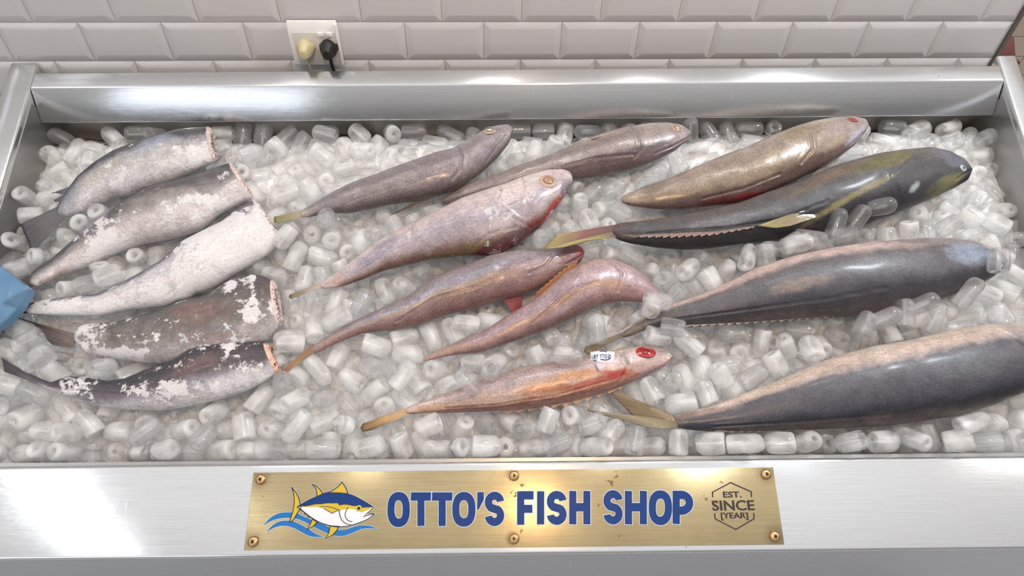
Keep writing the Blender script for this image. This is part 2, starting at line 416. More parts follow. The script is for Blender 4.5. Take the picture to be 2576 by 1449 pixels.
# ------------------------------------------------------------------ the display counter
X0, X1, VB = -.905, .945, .725
counter = empty('display_counter', TM)
tag(counter, 'long stainless steel fish display counter with a sloping tray full of ice', 'display counter')
def cbuild(mb, name, mat, bevel=.003, label=None, seg=3):
    o = mb.build(name, mat, counter, Matrix.Identity(4), bevel=bevel, seg=seg)
    if label: o['label'] = label
    return o
m = MB(); m.box((-1.15, -.1325, -.024), (1.15, 0, 0)); cbuild(m, 'front_panel', M_steel, .0055, None, 4)
m = MB(); L = .78
m.prism([(-.126, -.024), (-.126 - .405 * .04, -.024 - .914 * .04), (-.126 - .405 * L, -.024 - .914 * L), (-.10 - .405 * L, -.01 - .914 * L), (-.02, -.024)], -1.15, 1.15)
cbuild(m, 'apron', M_apron, .002, 'darker steel apron below the front panel')
m = MB(); m.prism([(0, 0), (.7505, 0), (.737, -.03), (.67, -.156), (0, -.156)], -.957, X0); cbuild(m, 'side_rim', M_steel, .004, 'side rim on the left')
m = MB(); m.prism([(0, 0), (.7505, 0), (.737, -.03), (.67, -.156), (0, -.156)], X1, .9835); cbuild(m, 'side_rim', M_steel, .004, 'side rim on the right')
m = MB(); m.prism([(VB, 0), (.691, 0), (.644, -.047), (.652, -.056), (VB, -.056)], X0 + .0008, X1 - .0008)
m.V = [(x, y, z + .0012) for x, y, z in m.V]
cbuild(m, 'back_ledge', M_steel, .0028, None, 3)
m = MB()
m.box((X0 - .002, .660, -.15), (X1 + .002, .668, -.045)); m.box((X0 - .002, -.002, -.15), (X1 + .002, .006, -.016)); m.box((X0 - .002, 0, -.156), (X1 + .002, .668, -.148))
m.box((X0 - .002, .0, -.15), (X0 + .0015, .665, -.012)); m.box((X1 - .0015, .0, -.15), (X1 + .002, .665, -.012))
cbuild(m, 'tray_liner', M_steel_dark, 0)
# body of the cabinet down to the floor, world upright
m = MB(); m.box((-.92, -.66, 0), (1.0, -.05, .62)); m.V = [(x + .86, y, z) for x, y, z in m.V]
cab = m.build('cabinet_body', M_apron); cab.parent = counter; cab.matrix_parent_inverse = TM.inverted()

# ------------------------------------------------------------------ socket with two plugs
M_white = plain('white_plastic', (238, 234, 230), .3); M_sw = plain('switch_white', (245, 243, 240), .28)
M_cream = plain('cream_plastic', (205, 192, 150), .38); M_black = plain('black_rubber', (24, 18, 17), .45)
sk = empty('wall_socket', Matrix.Translation((.5073, -.0045, ZUP - .035)))
tag(sk, 'white double wall socket on the tiled wall holding two plugs', 'socket')
def wbuild(mb, name, mat, par, bevel=.001, seg=2): return mb.build(name, mat, par, Matrix.Identity(4), bevel=bevel, seg=seg)
m = MB(); m.prism([(0, .0415), (-.004, .0415), (-.0125, .0235), (-.0125, -.0405), (-.010, -.0415), (0, -.0415)], -.0458, .0458)
wbuild(m, 'socket_frame', M_white, sk, .0018, 3)
m = MB(); m.box((.0425, -.0150, -.0415), (.0470, -.0005, .038)); wbuild(m, 'edge_strip', M_white, sk, .0012)
m = MB(); m.box((-.0375, -.0138, -.0400), (.0418, -.012, .0235)); wbuild(m, 'face_plate', plain('face_plate_plastic', (222, 217, 212), .35), sk, .0006)
for x in (.0098, .0262):
    m = MB(); m.box((x, -.0172, .0158), (x + .0108, -.0135, .0242)); wbuild(m, 'rocker_switch', M_sw, sk, .0011)
def plug(name, mat, x, z, label, blk):
    e = empty(name, Matrix.Translation((.5073 + x, -.0183, ZUP - .0235 + z))); tag(e, label, 'plug', 'plugs in the wall socket')
    m = MB(); V = []; seg = 28; prof = [(0, 1.0), (-.010, 1.0), (-.016, .93), (-.024, .74), (-.030, .60), (-.0325, .45)]
    for (y, s) in prof:
        for k in range(seg):
            a = 2 * math.pi * k / seg; X = math.cos(a) * .0168; Z = math.sin(a) * .0185
            if Z > 0: X *= 1 - .22 * (Z / .0185) ** 2
            pinch = 1 - (.22 * math.exp(-((abs(math.cos(a)) - 1) / .25) ** 2) if y < -.014 else 0)
            V.append((X * s * pinch, y, Z * (s if y > -.02 else s * .95) - (.002 if y < -.02 else 0)))
    F = [(i * seg + k, i * seg + (k + 1) % seg, (i + 1) * seg + (k + 1) % seg, (i + 1) * seg + k) for i in range(len(prof) - 1) for k in range(seg)]
    F += [tuple(range(seg)), tuple(range((len(prof) - 1) * seg, len(prof) * seg))]
    m.add(V, F); o = m.build('plug_body', mat, e, Matrix.Identity(4), smooth=True); o.modifiers.new('s', 'SUBSURF').levels = 1; o.modifiers['s'].render_levels = 2
    m = MB()
    m.box((-.0175, -.004, -.006), (.0175, .0035, .006)); m.build('plug_base', mat, e, Matrix.Identity(4), bevel=.002)
    zz = -.016; n = 9; pts = []; rr = []
    for i in range(n * 2 + 1):
        pts.append((.0008, -.010, zz - .0125 * i / (n * 2))); rr.append((.0042 if i % 2 == 0 else .0032) - .0008 * i / (2 * n) if not blk else .0034)
    m.tube(pts, rr, 12) if False else None
    m = MB(); m.tube(pts, rr, 14); m.build('strain_relief', mat, e, Matrix.Identity(4), smooth=True)
    m = MB(); m.tube([(.0008, -.010, zz - .010), (.001, -.0085, -.035), (.0015, -.004, -.05), (.002, .004, -.075), (.002, .009, -.12)], .0033 if blk else .0017, 12)
    m.build('cable', mat if blk else plain('white_cable', (214, 208, 200), .4), e, Matrix.Identity(4), smooth=True)
plug('cream_plug', M_cream, -.0170, -.0150, 'cream plug with a ribbed cable sleeve, left of the black one', False)
plug('black_plug', M_black, .0262, -.0155, 'black plug with a thick black cable in the right half of the socket', True)

# ------------------------------------------------------------------ brass sign
HP = .0028
sign = empty('brass_sign', TM @ Matrix.Translation((0, 0, 0)))
tag(sign, "aged brass shop sign reading OTTO'S FISH SHOP, screwed to the steel front panel", 'sign')
def brass():
    m, nt, b = nodes('aged_brass'); vec = coords(nt)
    fine = noise(nt, coords(nt, 'Object', (3, 300, 300)), 4, 4, .6); big = noise(nt, vec, 9, 3)
    st = noise(nt, vec, 75, 5, .7); st2 = noise(nt, vec, 9.3, 2)
    col = mix(nt, ramp(nt, fine, [(.3, 0.), (.7, 1.)]), (.44, .345, .185), (.56, .455, .265))
    col = mix(nt, math_(nt, 'MULTIPLY', ramp(nt, big, [(.45, 0.), (.7, 1.)]), .4), col, (.37, .27, .14))
    k = math_(nt, 'ADD', math_(nt, 'MULTIPLY', st, .6), math_(nt, 'MULTIPLY', st2, .4)); k = ramp(nt, k, [(.625, 0.), (.65, 1.)])
    col = mix(nt, math_(nt, 'MULTIPLY', k, .8), col, (.17, .075, .03))
    # tarnish rings round the screws
    tot = None
    for (x, v) in ((-.381, -.021), (-.383, -.1105), (.386, -.0195), (.387, -.1105), (.0, -.0185), (0, -.1095)):
        vm = N(nt, 'ShaderNodeVectorMath'); vm.operation = 'DISTANCE'; tc = N(nt, 'ShaderNodeTexCoord'); nt.links.new(tc.outputs['Object'], vm.inputs[0]); vm.inputs[1].default_value = (x, v, HP)
        q = ramp(nt, vm.outputs['Value'], [(.008, 1.), (.021 if x else .012, 0.)])
        tot = q if tot is None else math_(nt, 'MAXIMUM', tot, q)
    col = mix(nt, math_(nt, 'MULTIPLY', tot, math_(nt, 'MULTIPLY', st, .75)), col, (.10, .055, .03))
    nt.links.new(col, b.inputs['Base Color']); setp(b, Metallic=.88, Anisotropic=.75, Anisotropic_Rotation=.25)
    nt.links.new(math_(nt, 'ADD', math_(nt, 'MULTIPLY', k, .3), .27), b.inputs['Roughness'])
    tg = N(nt, 'ShaderNodeTangent'); tg.direction_type = 'UV_MAP'; tg.uv_map = 'UVMap'; nt.links.new(tg.outputs[0], b.inputs['Tangent'])
    nt.links.new(bump(nt, fine, .06, .0006, bump(nt, big, .1, .003)), b.inputs['Normal']); return m
M_brass = brass()
m = MB(); m.box((-.3915, -.1220, .0001), (.3967, -.0131, HP)); m.build('brass_plate', M_brass, sign, Matrix.Identity(4), bevel=.0008)
M_screw = plain('brass_screw', (205, 168, 120), .26, .9); M_hole = plain('screw_recess', (40, 24, 14), .6)
for (px, py) in ((656, 1206), (637, 1362.5), (1927, 1193), (1948.5, 1349.5), (1293, 1197), (1293, 1355.5)):
    p = at(px, py, HP); s_ = MB(); s_.lathe([(.0077, 0), (.0076, .0012), (.0065, .0026), (.0045, .0035), (.0026, .0038), (.0022, .0024), (0, .0024)], 28, (0, 0, 0))
    sc_ = s_.build('screw', M_screw, sign, Matrix.Translation(p), smooth=True)
    h_ = MB(); a0 = random.random(); h_.lathe([(.0021, 0), (.0021, .0004), (0, .0004)], 6); h_.build('screw_recess', M_hole, sc_, Matrix.Translation((0, 0, .0024)))

M_blue = plain('blue_enamel', (10, 54, 118), .45, 0, .25); M_pale = plain('pale_outline', (200, 214, 226), .35)
M_dark = plain('engraved_black', (38, 32, 36), .45); M_yel = plain('yellow_enamel', (205, 178, 52), .3)
M_wht = plain('white_enamel', (232, 230, 236), .3); M_sea = plain('sea_blue_enamel', (16, 108, 178), .3)
M_gold = plain('pale_gold_enamel', (196, 184, 96), .3)
# block letters: boxes traced on the plate, [x0, x1, y0, y1] in the photograph's frame
def P(px, py): return at(px, py, HP)
def arc(cx, cy, rx, ry, a0, a1, n=28):
    return [(cx + rx * math.cos(math.radians(a0 + (a1 - a0) * i / n)), cy - ry * math.sin(math.radians(a0 + (a1 - a0) * i / n))) for i in range(n + 1)]
def sq(t, p=.86): return math.copysign(abs(t) ** p, t)
def smooth(pts, n=6, closed=False):
    P_ = [np.array(p, float) for p in pts]; out = []; m_ = len(P_)
    for i in range(m_ if closed else m_ - 1):
        p0 = P_[i - 1] if (i or closed) else P_[i]; p1 = P_[i]; p2 = P_[(i + 1) % m_]; p3 = P_[(i + 2) % m_] if (closed or i + 2 < m_) else p2
        for k in range(n):
            t = k / n; out.append(tuple(.5 * ((2 * p1) + (-p0 + p2) * t + (2 * p0 - 5 * p1 + 4 * p2 - p3) * t * t + (-p0 + 3 * p1 - 3 * p2 + p3) * t ** 3)))
    if not closed: out.append(tuple(P_[-1]))
    return out
def glyph(ch, x0, x1, y0, y1, s):
    """list of (closed, points, width) strokes; y grows downwards"""
    g = s * 1.13; cx, cy = (x0 + x1) / 2, (y0 + y1) / 2; h = s / 2; k = g / 2; out = []
    def var(pts):                                 # stroke width by direction: stems s, bars g
        w = []
        for i in range(len(pts)):
            a = pts[max(i - 1, 0)]; b = pts[min(i + 1, len(pts) - 1)]; dx, dy = abs(b[0] - a[0]), abs(b[1] - a[1]); w.append((g * dx + s * 1.04 * dy) / (dx + dy))
        return w
    if ch == 'O':
        rx, ry = (x1 - x0) / 2 - h, (y1 - y0) / 2 - k
        pts = [(cx + rx * sq(math.cos(t)), cy - ry * sq(math.sin(t), .8)) for t in [2 * math.pi * q / 56 for q in range(56)]]
        out.append((True, pts, [s + (g - s) * abs(math.sin(2 * math.pi * q / 56)) ** 2 for q in range(56)]))
    elif ch == 'T':
        out += [(False, [(x0, y0 + k), (x1, y0 + k)], g), (False, [(cx, y0 + k), (cx, y1)], s)]
    elif ch == 'I': out.append((False, [(cx, y0), (cx, y1)], s))
    elif ch == 'H':
        out += [(False, [(x0 + h, y0), (x0 + h, y1)], s), (False, [(x1 - h, y0), (x1 - h, y1)], s), (False, [(x0 + h, cy - 1), (x1 - h, cy - 1)], g)]
    elif ch == 'F':
        out += [(False, [(x0 + h, y0), (x0 + h, y1)], s), (False, [(x0 + h, y0 + k), (x1, y0 + k)], g), (False, [(x0 + h, cy + 2), (x1 - 3, cy + 2)], g * .95)]
    elif ch == 'P':
        ym, yb = y0 + k, cy + 10 - k * .2; ry = (yb - ym) / 2; rx = min(ry, x1 - h - cx + 4)
        pts = [(x0 + h, ym), (x1 - h - rx, ym)] + arc(x1 - h - rx, ym + ry, rx, ry, 80, -80, 16) + [(x1 - h - rx, yb), (x0 + h, yb)]
        out += [(False, [(x0 + h, y0), (x0 + h, y1)], s), (False, pts, var(pts))]
    elif ch == 'S':
        rx = (x1 - x0) / 2 - h; ry = ((y1 - y0) - g) / 4
        yt = y0 + k + ry; yb = y1 - k - ry
        pts = arc(cx, yt, rx, ry, 8, 238, 24) + arc(cx, yb, rx, ry, 58, -172, 24)
        out.append((False, pts, [x * .97 for x in var(pts)]))
    elif ch == "'":
        w = s * .95; out.append((False, [(cx + 1, y0), (cx + 1, y0 + 17), (cx - 1, y0 + 25), (cx - 6, y1)], [w, w, w * .75, w * .25]))
    return out
LET = [('O', 975, 1031, 1238, 1325), ('T', 1034, 1084, 1239, 1323), ('T', 1087, 1138, 1239, 1323), ('O', 1138, 1196, 1238, 1324), ("'", 1200, 1216, 1238, 1282), ('S', 1220, 1268, 1237, 1323),
       ('F', 1301, 1342, 1236, 1320), ('I', 1351, 1369, 1236, 1319), ('S', 1376, 1425, 1235, 1320), ('H', 1432, 1485, 1235, 1319), ('S', 1518, 1566, 1233, 1319), ('H', 1572, 1627, 1235, 1319), ('O', 1632, 1690, 1234, 1320), ('P', 1692, 1743, 1235, 1318)]
def to_plate(pts): return [P(*q)[:2] for q in pts]
for ch, x0, x1, y0, y1 in LET:
    s = 17.6
    for grow, z0, z1, mat, nm in ((3.2, HP - .0002, HP + .00045, M_pale, 'letter_outline'), (0, HP, HP + .0009, M_blue, 'letter')):
        m = MB()
        for kk, (cl, pts, w) in enumerate(glyph(ch, x0, x1, y0, y1, s)):
            pts = [np.array(q, float) for q in pts]
            if not cl and grow:
                a = pts[0] - pts[1]; b = pts[-1] - pts[-2]; pts[0] = pts[0] + a / np.linalg.norm(a) * grow / 2; pts[-1] = pts[-1] + b / np.linalg.norm(b) * grow / 2
            ww = [(x + grow) / 1690 for x in w] if hasattr(w, '__len__') else (w + grow) / 1690
            m.stroke(to_plate(pts), ww, z0, z1 + kk * 4e-5, cl)
        if nm == 'letter': o = m.build(nm, mat, sign, Matrix.Identity(4))
        else: o = m.build(nm, mat, sign, Matrix.Identity(4))
# tuna emblem and waves, traced on the plate from the photograph
def E(x, y): return (640 + x / 7.576, 1200 + y / 7.576)
emb = empty('fish_emblem'); emb.parent = sign; emb.matrix_local = Matrix.Identity(4); emb['label'] = 'yellowfin tuna leaping over two blue waves'
def fill(name, poly, mat, z):
    m = MB(); m.plate(to_plate([E(*q) for q in poly]), HP - .0001, HP + z); return m.build(name, mat, emb, Matrix.Identity(4))
def inkline(polys, w, z, name='ink_outline', mat=None):
    m = MB()
    for pl in polys:
        cl = isinstance(pl, tuple); pl = pl[0] if cl else pl
        m.stroke(to_plate([E(*q) for q in pl]), w / 7.576 / 1690, HP - .0001, HP + z, cl)
    return m.build(name, mat or M_dark, emb, Matrix.Identity(4))
wave1 = smooth([(170, 915), (330, 760), (480, 690), (640, 672), (800, 690), (960, 760), (1110, 830)]) + smooth([(1300, 900), (1450, 965), (1600, 1005), (1750, 995), (1900, 945), (2050, 920), (2200, 930), (2355, 985)]) + smooth([(2200, 975), (2050, 990), (1900, 1050), (1750, 1110), (1600, 1125), (1450, 1095), (1300, 1030), (1100, 930), (950, 850), (800, 795), (640, 778), (480, 790), (330, 835), (175, 918)])
wave2 = smooth([(240, 1035), (350, 920), (470, 850), (620, 830), (760, 850), (900, 915), (1060, 1010), (1180, 1085), (1320, 1138)]) + smooth([(1180, 1145), (1040, 1120), (900, 1050), (760, 975), (620, 935), (480, 935), (360, 975), (245, 1038)])
inkline([(wave1,), (wave2,)], 14, .0003, 'wave_outline', M_pale)
fill('wave', wave1, M_sea, .00045); fill('wave', wave2, M_sea, .00045)
tail = smooth([(705, 190), (790, 290), (850, 400), (875, 520), (890, 580), (850, 640), (780, 760), (720, 845), (680, 850)], 5) + smooth([(700, 760), (740, 640), (760, 500), (755, 360), (735, 260)], 5)
fin1 = smooth([(1095, 135), (1170, 165), (1240, 220), (1290, 290), (1305, 330)], 4) + [(1190, 370)] + smooth([(1195, 320), (1180, 240), (1140, 180)], 4)
fin2 = smooth([(1390, 300), (1500, 250), (1600, 180), (1668, 95)], 4) + smooth([(1720, 160), (1760, 240), (1785, 325)], 4)
fin3 = [(1110, 800), (1070, 890), (1010, 995), (1110, 950), (1200, 860)]
fin4 = [(1445, 930), (1420, 1060), (1360, 1170), (1490, 1110), (1570, 1020), (1615, 940)]
for pl in (tail, fin1, fin2, fin3, fin4): fill('emblem_fin', pl, M_yel, .0006)
body = smooth([(820, 570), (930, 500), (1080, 420), (1220, 360), (1360, 305), (1500, 300), (1650, 305), (1790, 325), (1930, 375), (2060, 445), (2180, 515), (2265, 570)], 5) + [(2255, 600), (2150, 690), (2285, 700)] + smooth([(2250, 745), (2150, 810), (2000, 870), (1850, 920), (1700, 945), (1550, 945), (1400, 915), (1250, 865), (1100, 780), (980, 690), (870, 600)], 5)
inkline([(body,), (tail,), (fin1,), (fin2,), (fin3,), (fin4,)], 34, .0003, 'emblem_outline', M_pale)
fill('emblem_body', body, M_wht, .0008)
inkline([(tail,), (fin1,), (fin2,), (fin3,), (fin4,), (body,)], 15, .0012)
back = smooth([(820, 570), (930, 500), (1080, 420), (1220, 360), (1360, 300), (1500, 300), (1650, 305), (1790, 325), (1930, 375), (2060, 445), (2180, 515), (2260, 568)], 5) + [(2070, 578), (1990, 545), (1880, 545), (1780, 520), (1690, 520), (1630, 535), (1595, 490), (1480, 495), (1400, 492), (1280, 510), (1180, 510), (1060, 535), (960, 555)]
fill('emblem_back', back, M_blue, .0014)
stripe = [(880, 572), (960, 555), (1060, 535), (1180, 510), (1280, 510), (1400, 492), (1480, 495), (1595, 490), (1630, 535), (1690, 520), (1780, 520), (1880, 545), (1990, 545), (2070, 578), (2250, 578), (2180, 625), (2040, 675), (1940, 620), (1780, 605), (1620, 635), (1530, 600), (1450, 570), (1300, 565), (1150, 570)]
fill('emblem_stripe', stripe, M_yel, .0011)
pec = smooth([(1240, 572), (1350, 562), (1460, 575), (1550, 605), (1615, 635)], 3) + [(1550, 655), (1485, 690), (1400, 640), (1330, 600)]
fill('emblem_fin', pec, M_yel, .0015)
inkline([pec, smooth([(1625, 625), (1630, 720), (1680, 830), (1760, 890), (1860, 915)]), smooth([(1790, 570), (1745, 660), (1735, 740), (1780, 820), (1870, 850)]), [(2150, 690), (2085, 760), (2130, 735), (2285, 702)], [(860, 600), (900, 640), (960, 670), (965, 710), (1000, 700), (1030, 765), (1090, 775)], back], 10, .0017)
cpt = to_plate([E(1995, 597)])[0]
m = MB(); m.lathe([(58 / 7.576 / 1690, 0), (58 / 7.576 / 1690, .0018), (0, .0018)], 24, (cpt[0], cpt[1], HP)); m.build('emblem_eye', M_gold, emb, Matrix.Identity(4))
m = MB(); m.lathe([(30 / 7.576 / 1690, 0), (30 / 7.576 / 1690, .0022), (0, .0022)], 20, (cpt[0], cpt[1], HP)); m.build('emblem_eye_pupil', M_dark, emb, Matrix.Identity(4))
# hexagon badge EST. SINCE [YEAR]
bad = empty('year_badge'); bad.parent = sign; bad.matrix_local = Matrix.Identity(4); bad['label'] = 'engraved hexagon badge reading EST. SINCE [YEAR]'
m = MB()
for pl in ([(1793, 1251), (1792.5, 1238), (1838, 1214), (1890, 1237), (1890.5, 1250)], [(1798, 1291), (1799, 1305), (1851, 1332), (1897, 1305), (1896.5, 1290)]):
    m.stroke(to_plate(pl), 2.6 / 1690, HP, HP + .0005)
m.build('badge_border', M_dark, bad, Matrix.Identity(4))
def text_mesh(name, s, x0, x1, y0, y1, mat, parent, off=.02, base=None, z=.0005, mirror=False):
    c = bpy.data.curves.new(name, 'FONT'); c.body = s; c.size = 1; c.offset = off; c.extrude = .01; c.resolution_u = 4
    o = bpy.data.objects.new(name, c); COL.objects.link(o); dg = bpy.context.evaluated_depsgraph_get()
    me = bpy.data.meshes.new_from_object(o.evaluated_get(dg)); bpy.data.objects.remove(o)
    v = np.zeros(len(me.vertices) * 3); me.vertices.foreach_get('co', v); v = v.reshape(-1, 3)
    mn, mx = v.min(0), v.max(0)
    if base is None:
        a, b2 = P(x0, y1), P(x1, y0)
    u = (v[:, 0] - mn[0]) / (mx[0] - mn[0]); w = (v[:, 1] - mn[1]) / (mx[1] - mn[1])
    if mirror: u = 1 - u
    if base is None:
        v[:, 0] = a[0] + u * (b2[0] - a[0]); v[:, 1] = a[1] + w * (b2[1] - a[1]); v[:, 2] = np.where(v[:, 2] > 0, HP + z, HP - .0001)
    else: v = base(u, w, v[:, 2] > 0)
    me.vertices.foreach_set('co', np.ascontiguousarray(v).ravel()); me.update()
    if mirror: me.flip_normals()
    return link(name, me, mat, parent, Matrix.Identity(4))
text_mesh('badge_text', 'EST.', 1820, 1864, 1236, 1252, M_dark, bad)
text_mesh('badge_text', 'SINCE', 1793, 1896, 1258, 1285, M_dark, bad, .018)
text_mesh('badge_text', '[YEAR]', 1815, 1881, 1289, 1309, M_dark, bad)
# ------------------------------------------------------------------ fish
WALB = 1.08                                    # the photograph's tones to surface reflectance
def alb(c):
    a = np.array(lin(c)); return np.minimum((a * .84 + a.mean() * .16) * WALB, .88)
rngn = np.random.RandomState(7)
def resample(pts, n):
    p = np.array(pts, float); d = np.r_[0, np.cumsum(np.linalg.norm(np.diff(p, axis=0), axis=1))]
    t = np.linspace(0, d[-1], n); q = np.stack([np.interp(t, d, p[:, 0]), np.interp(t, d, p[:, 1])], 1)
    for _ in range(3): q[1:-1] = .25 * q[:-2] + .5 * q[1:-1] + .25 * q[2:]
    return q
def fish_body(name, top, bot, h, ratio, material, bands, blobs=(), grooves=(), cut=None, frost=(.5, .5), scaly=(.1, .75), arch=0., NS=240, NR=104, sag=0., power=1., wob=.012, hends=(0, 0)):
    """top / bot: outline of the body from the tail root to the snout in the photograph's frame, put on the plane h"""
    T = resample(top, NS); B = resample(bot, NS)
    T3 = np.array([at(*p, h) for p in T]); B3 = np.array([at(*p, h) for p in B])
    C = (T3 + B3) / 2; A = (T3 - B3); w = np.linalg.norm(A, axis=1) / 2; A /= (2 * w[:, None] + 1e-9)
    s = np.linspace(0, 1, NS); hh = h + arch * np.sin(np.pi * s) + hends[0] * np.clip(1 - s / .35, 0, 1) ** 2 + hends[1] * np.clip((s - .7) / .3, 0, 1) ** 2
    rt = ratio * np.clip(.72 + .5 * np.sin(np.pi * np.clip(s * 1.05, 0, 1)), .6, 1.1)
    w = w * (1 - .45 * np.clip(1 - s / .03, 0, 1) ** 2)
    if cut is None: e = np.sqrt(np.clip(1 - ((s - .965) / .035).clip(0, 1) ** 2, 0.0, 1)); w = w * e + 1e-5
    th = 2 * np.pi * np.arange(NR) / NR
    ct, st = np.cos(th), np.sin(th)
    k = power
    cc = np.sign(ct) * np.abs(ct) ** k; ss = np.sign(st) * np.abs(st) ** .92
    X = C[:, None, 0] + A[:, None, 0] * w[:, None] * cc[None]
    Y = C[:, None, 1] + A[:, None, 1] * w[:, None] * cc[None]
    Z = hh[:, None] + (w * rt)[:, None] * ss[None]
    V = (1 - cc) / 2; U = s
    up = np.clip(ss, 0, 1)[None]
    # photograph position of every point, for the marks of the skin
    PX = T[:, None, 0] + (B[:, None, 0] - T[:, None, 0]) * V[None]; PY = T[:, None, 1] + (B[:, None, 1] - T[:, None, 1]) * V[None]
    # organic unevenness
    g = np.zeros_like(Z)
    for _ in range(14):
        fx, fy, ph, am = rngn.uniform(2, 14), rngn.uniform(1, 5), rngn.uniform(0, 6.3), rngn.uniform(.3, 1)
        g += am * np.sin(fx * 6.28 * U[:, None] + ph) * np.sin(fy * 3.14 * V[None] + ph * 1.7) / (fx ** .5)
    Z = Z + g * wob * w[:, None] * up
    for pts, wd, dp in grooves:
        P_ = np.array(pts, float); dmin = np.full(PX.shape, 1e9)
        for a, b in zip(P_[:-1], P_[1:]):
            d = b - a; t = np.clip(((PX - a[0]) * d[0] + (PY - a[1]) * d[1]) / (d @ d), 0, 1)
            dmin = np.minimum(dmin, np.hypot(PX - a[0] - t * d[0], PY - a[1] - t * d[1]))
        Z = Z - 2.4 * dp * np.exp(-(dmin / (wd * .62)) ** 2) * up + .7 * dp * np.exp(-((dmin - wd * 1.6) / wd) ** 2) * up
    def vn(a, b_):
        gr = rngn.uniform(-1, 1, (a + 2, b_ + 2)); yy = np.linspace(0, a, NS)[:, None] + 0 * PX; xx = V[None] * b_ + 0 * PX
        y0 = np.floor(yy).astype(int); x0 = np.floor(xx).astype(int); fy = yy - y0; fx = xx - x0; fy = fy * fy * (3 - 2 * fy); fx = fx * fx * (3 - 2 * fx)
        return (gr[y0, x0] * (1 - fy) + gr[y0 + 1, x0] * fy) * (1 - fx) + (gr[y0, x0 + 1] * (1 - fy) + gr[y0 + 1, x0 + 1] * fy) * fx
    rag = .5 * vn(26, 8) + .35 * vn(55, 16) + .25 * vn(100, 30)
    # colour: bands across the body, then local marks
    bv = np.array([b[0] for b in bands]); bc = np.array([alb(b[1]) for b in bands])
    vv = np.clip(V[None] + .02 * g + .045 * rag, 0, 1)
    col = np.stack([np.interp(vv, bv, bc[:, i]) for i in range(3)], -1)
    for (bx, by, rx, ry, ang, c, stg) in blobs:
        a = math.radians(ang); dx, dy = PX - bx, PY - by
        q = ((dx * math.cos(a) - dy * math.sin(a)) / rx) ** 2 + ((dx * math.sin(a) + dy * math.cos(a)) / ry) ** 2
        q = q * (1 + .25 * g) + .55 * rag
        k_ = (stg * np.clip(1.25 - q, 0, 1) ** .8)[..., None]; k_ = np.clip(k_, 0, stg)
        col = col * (1 - k_) + alb(c) * k_
    fr = np.interp(vv, [0, .5, 1], [frost[0], (frost[0] + frost[1]) / 2, frost[1]]) + .0 * U[:, None]
    for q in (frost[2:] if len(frost) > 2 else ()):
        bx, by, rx, ry, am = q; fr = fr + am * np.exp(-((PX - bx) / rx) ** 2 - ((PY - by) / ry) ** 2)
    sc_ = np.clip((U - scaly[0]) / .08, 0, 1) * np.clip((scaly[1] - U) / .06, 0, 1)
    sc_ = np.repeat(sc_[:, None], NR, 1)
    Vt = np.stack([X, Y, Z], -1).reshape(-1, 3)
    F = []
    for i in range(NS - 1):
        for j in range(NR):
            j2 = (j + 1) % NR; F.append((i * NR + j, i * NR + j2, (i + 1) * NR + j2, (i + 1) * NR + j))
    F.append(tuple(range(NR))); F.append(tuple(range((NS - 1) * NR, NS * NR))[::-1])
    L_ = np.sum(np.linalg.norm(np.diff(C, axis=0), axis=1)); W_ = 2 * w.max()
    UV = np.stack([np.repeat(U[:, None], NR, 1) * L_ / .34, np.repeat(V[None], NS, 0) * W_ / .08], -1).reshape(-1, 2)
    me = mesh(name + '_skin', Vt, F, True, UV, dict(skin=col.reshape(-1, 3), frost=fr.ravel(), scaly=sc_.ravel()))
    bm = bmesh.new(); bm.from_mesh(me); bmesh.ops.recalc_face_normals(bm, faces=bm.faces); bm.to_mesh(me); bm.free()
    info = dict(T=T, B=B, C=C, A=A, w=w, rt=rt, hh=hh, V=Vt.reshape(NS, NR, 3), PX=PX, PY=PY, ss=ss, h=h)
    return me, info
def surf(info, px, py):
    """point of the visible skin nearest to this place of the photograph"""
    d = (info['PX'] - px) ** 2 + (info['PY'] - py) ** 2 + np.where(info['ss'][None] < -.02, 1e9, 0)
    i = np.unravel_index(np.argmin(d), d.shape); return info['V'][i]
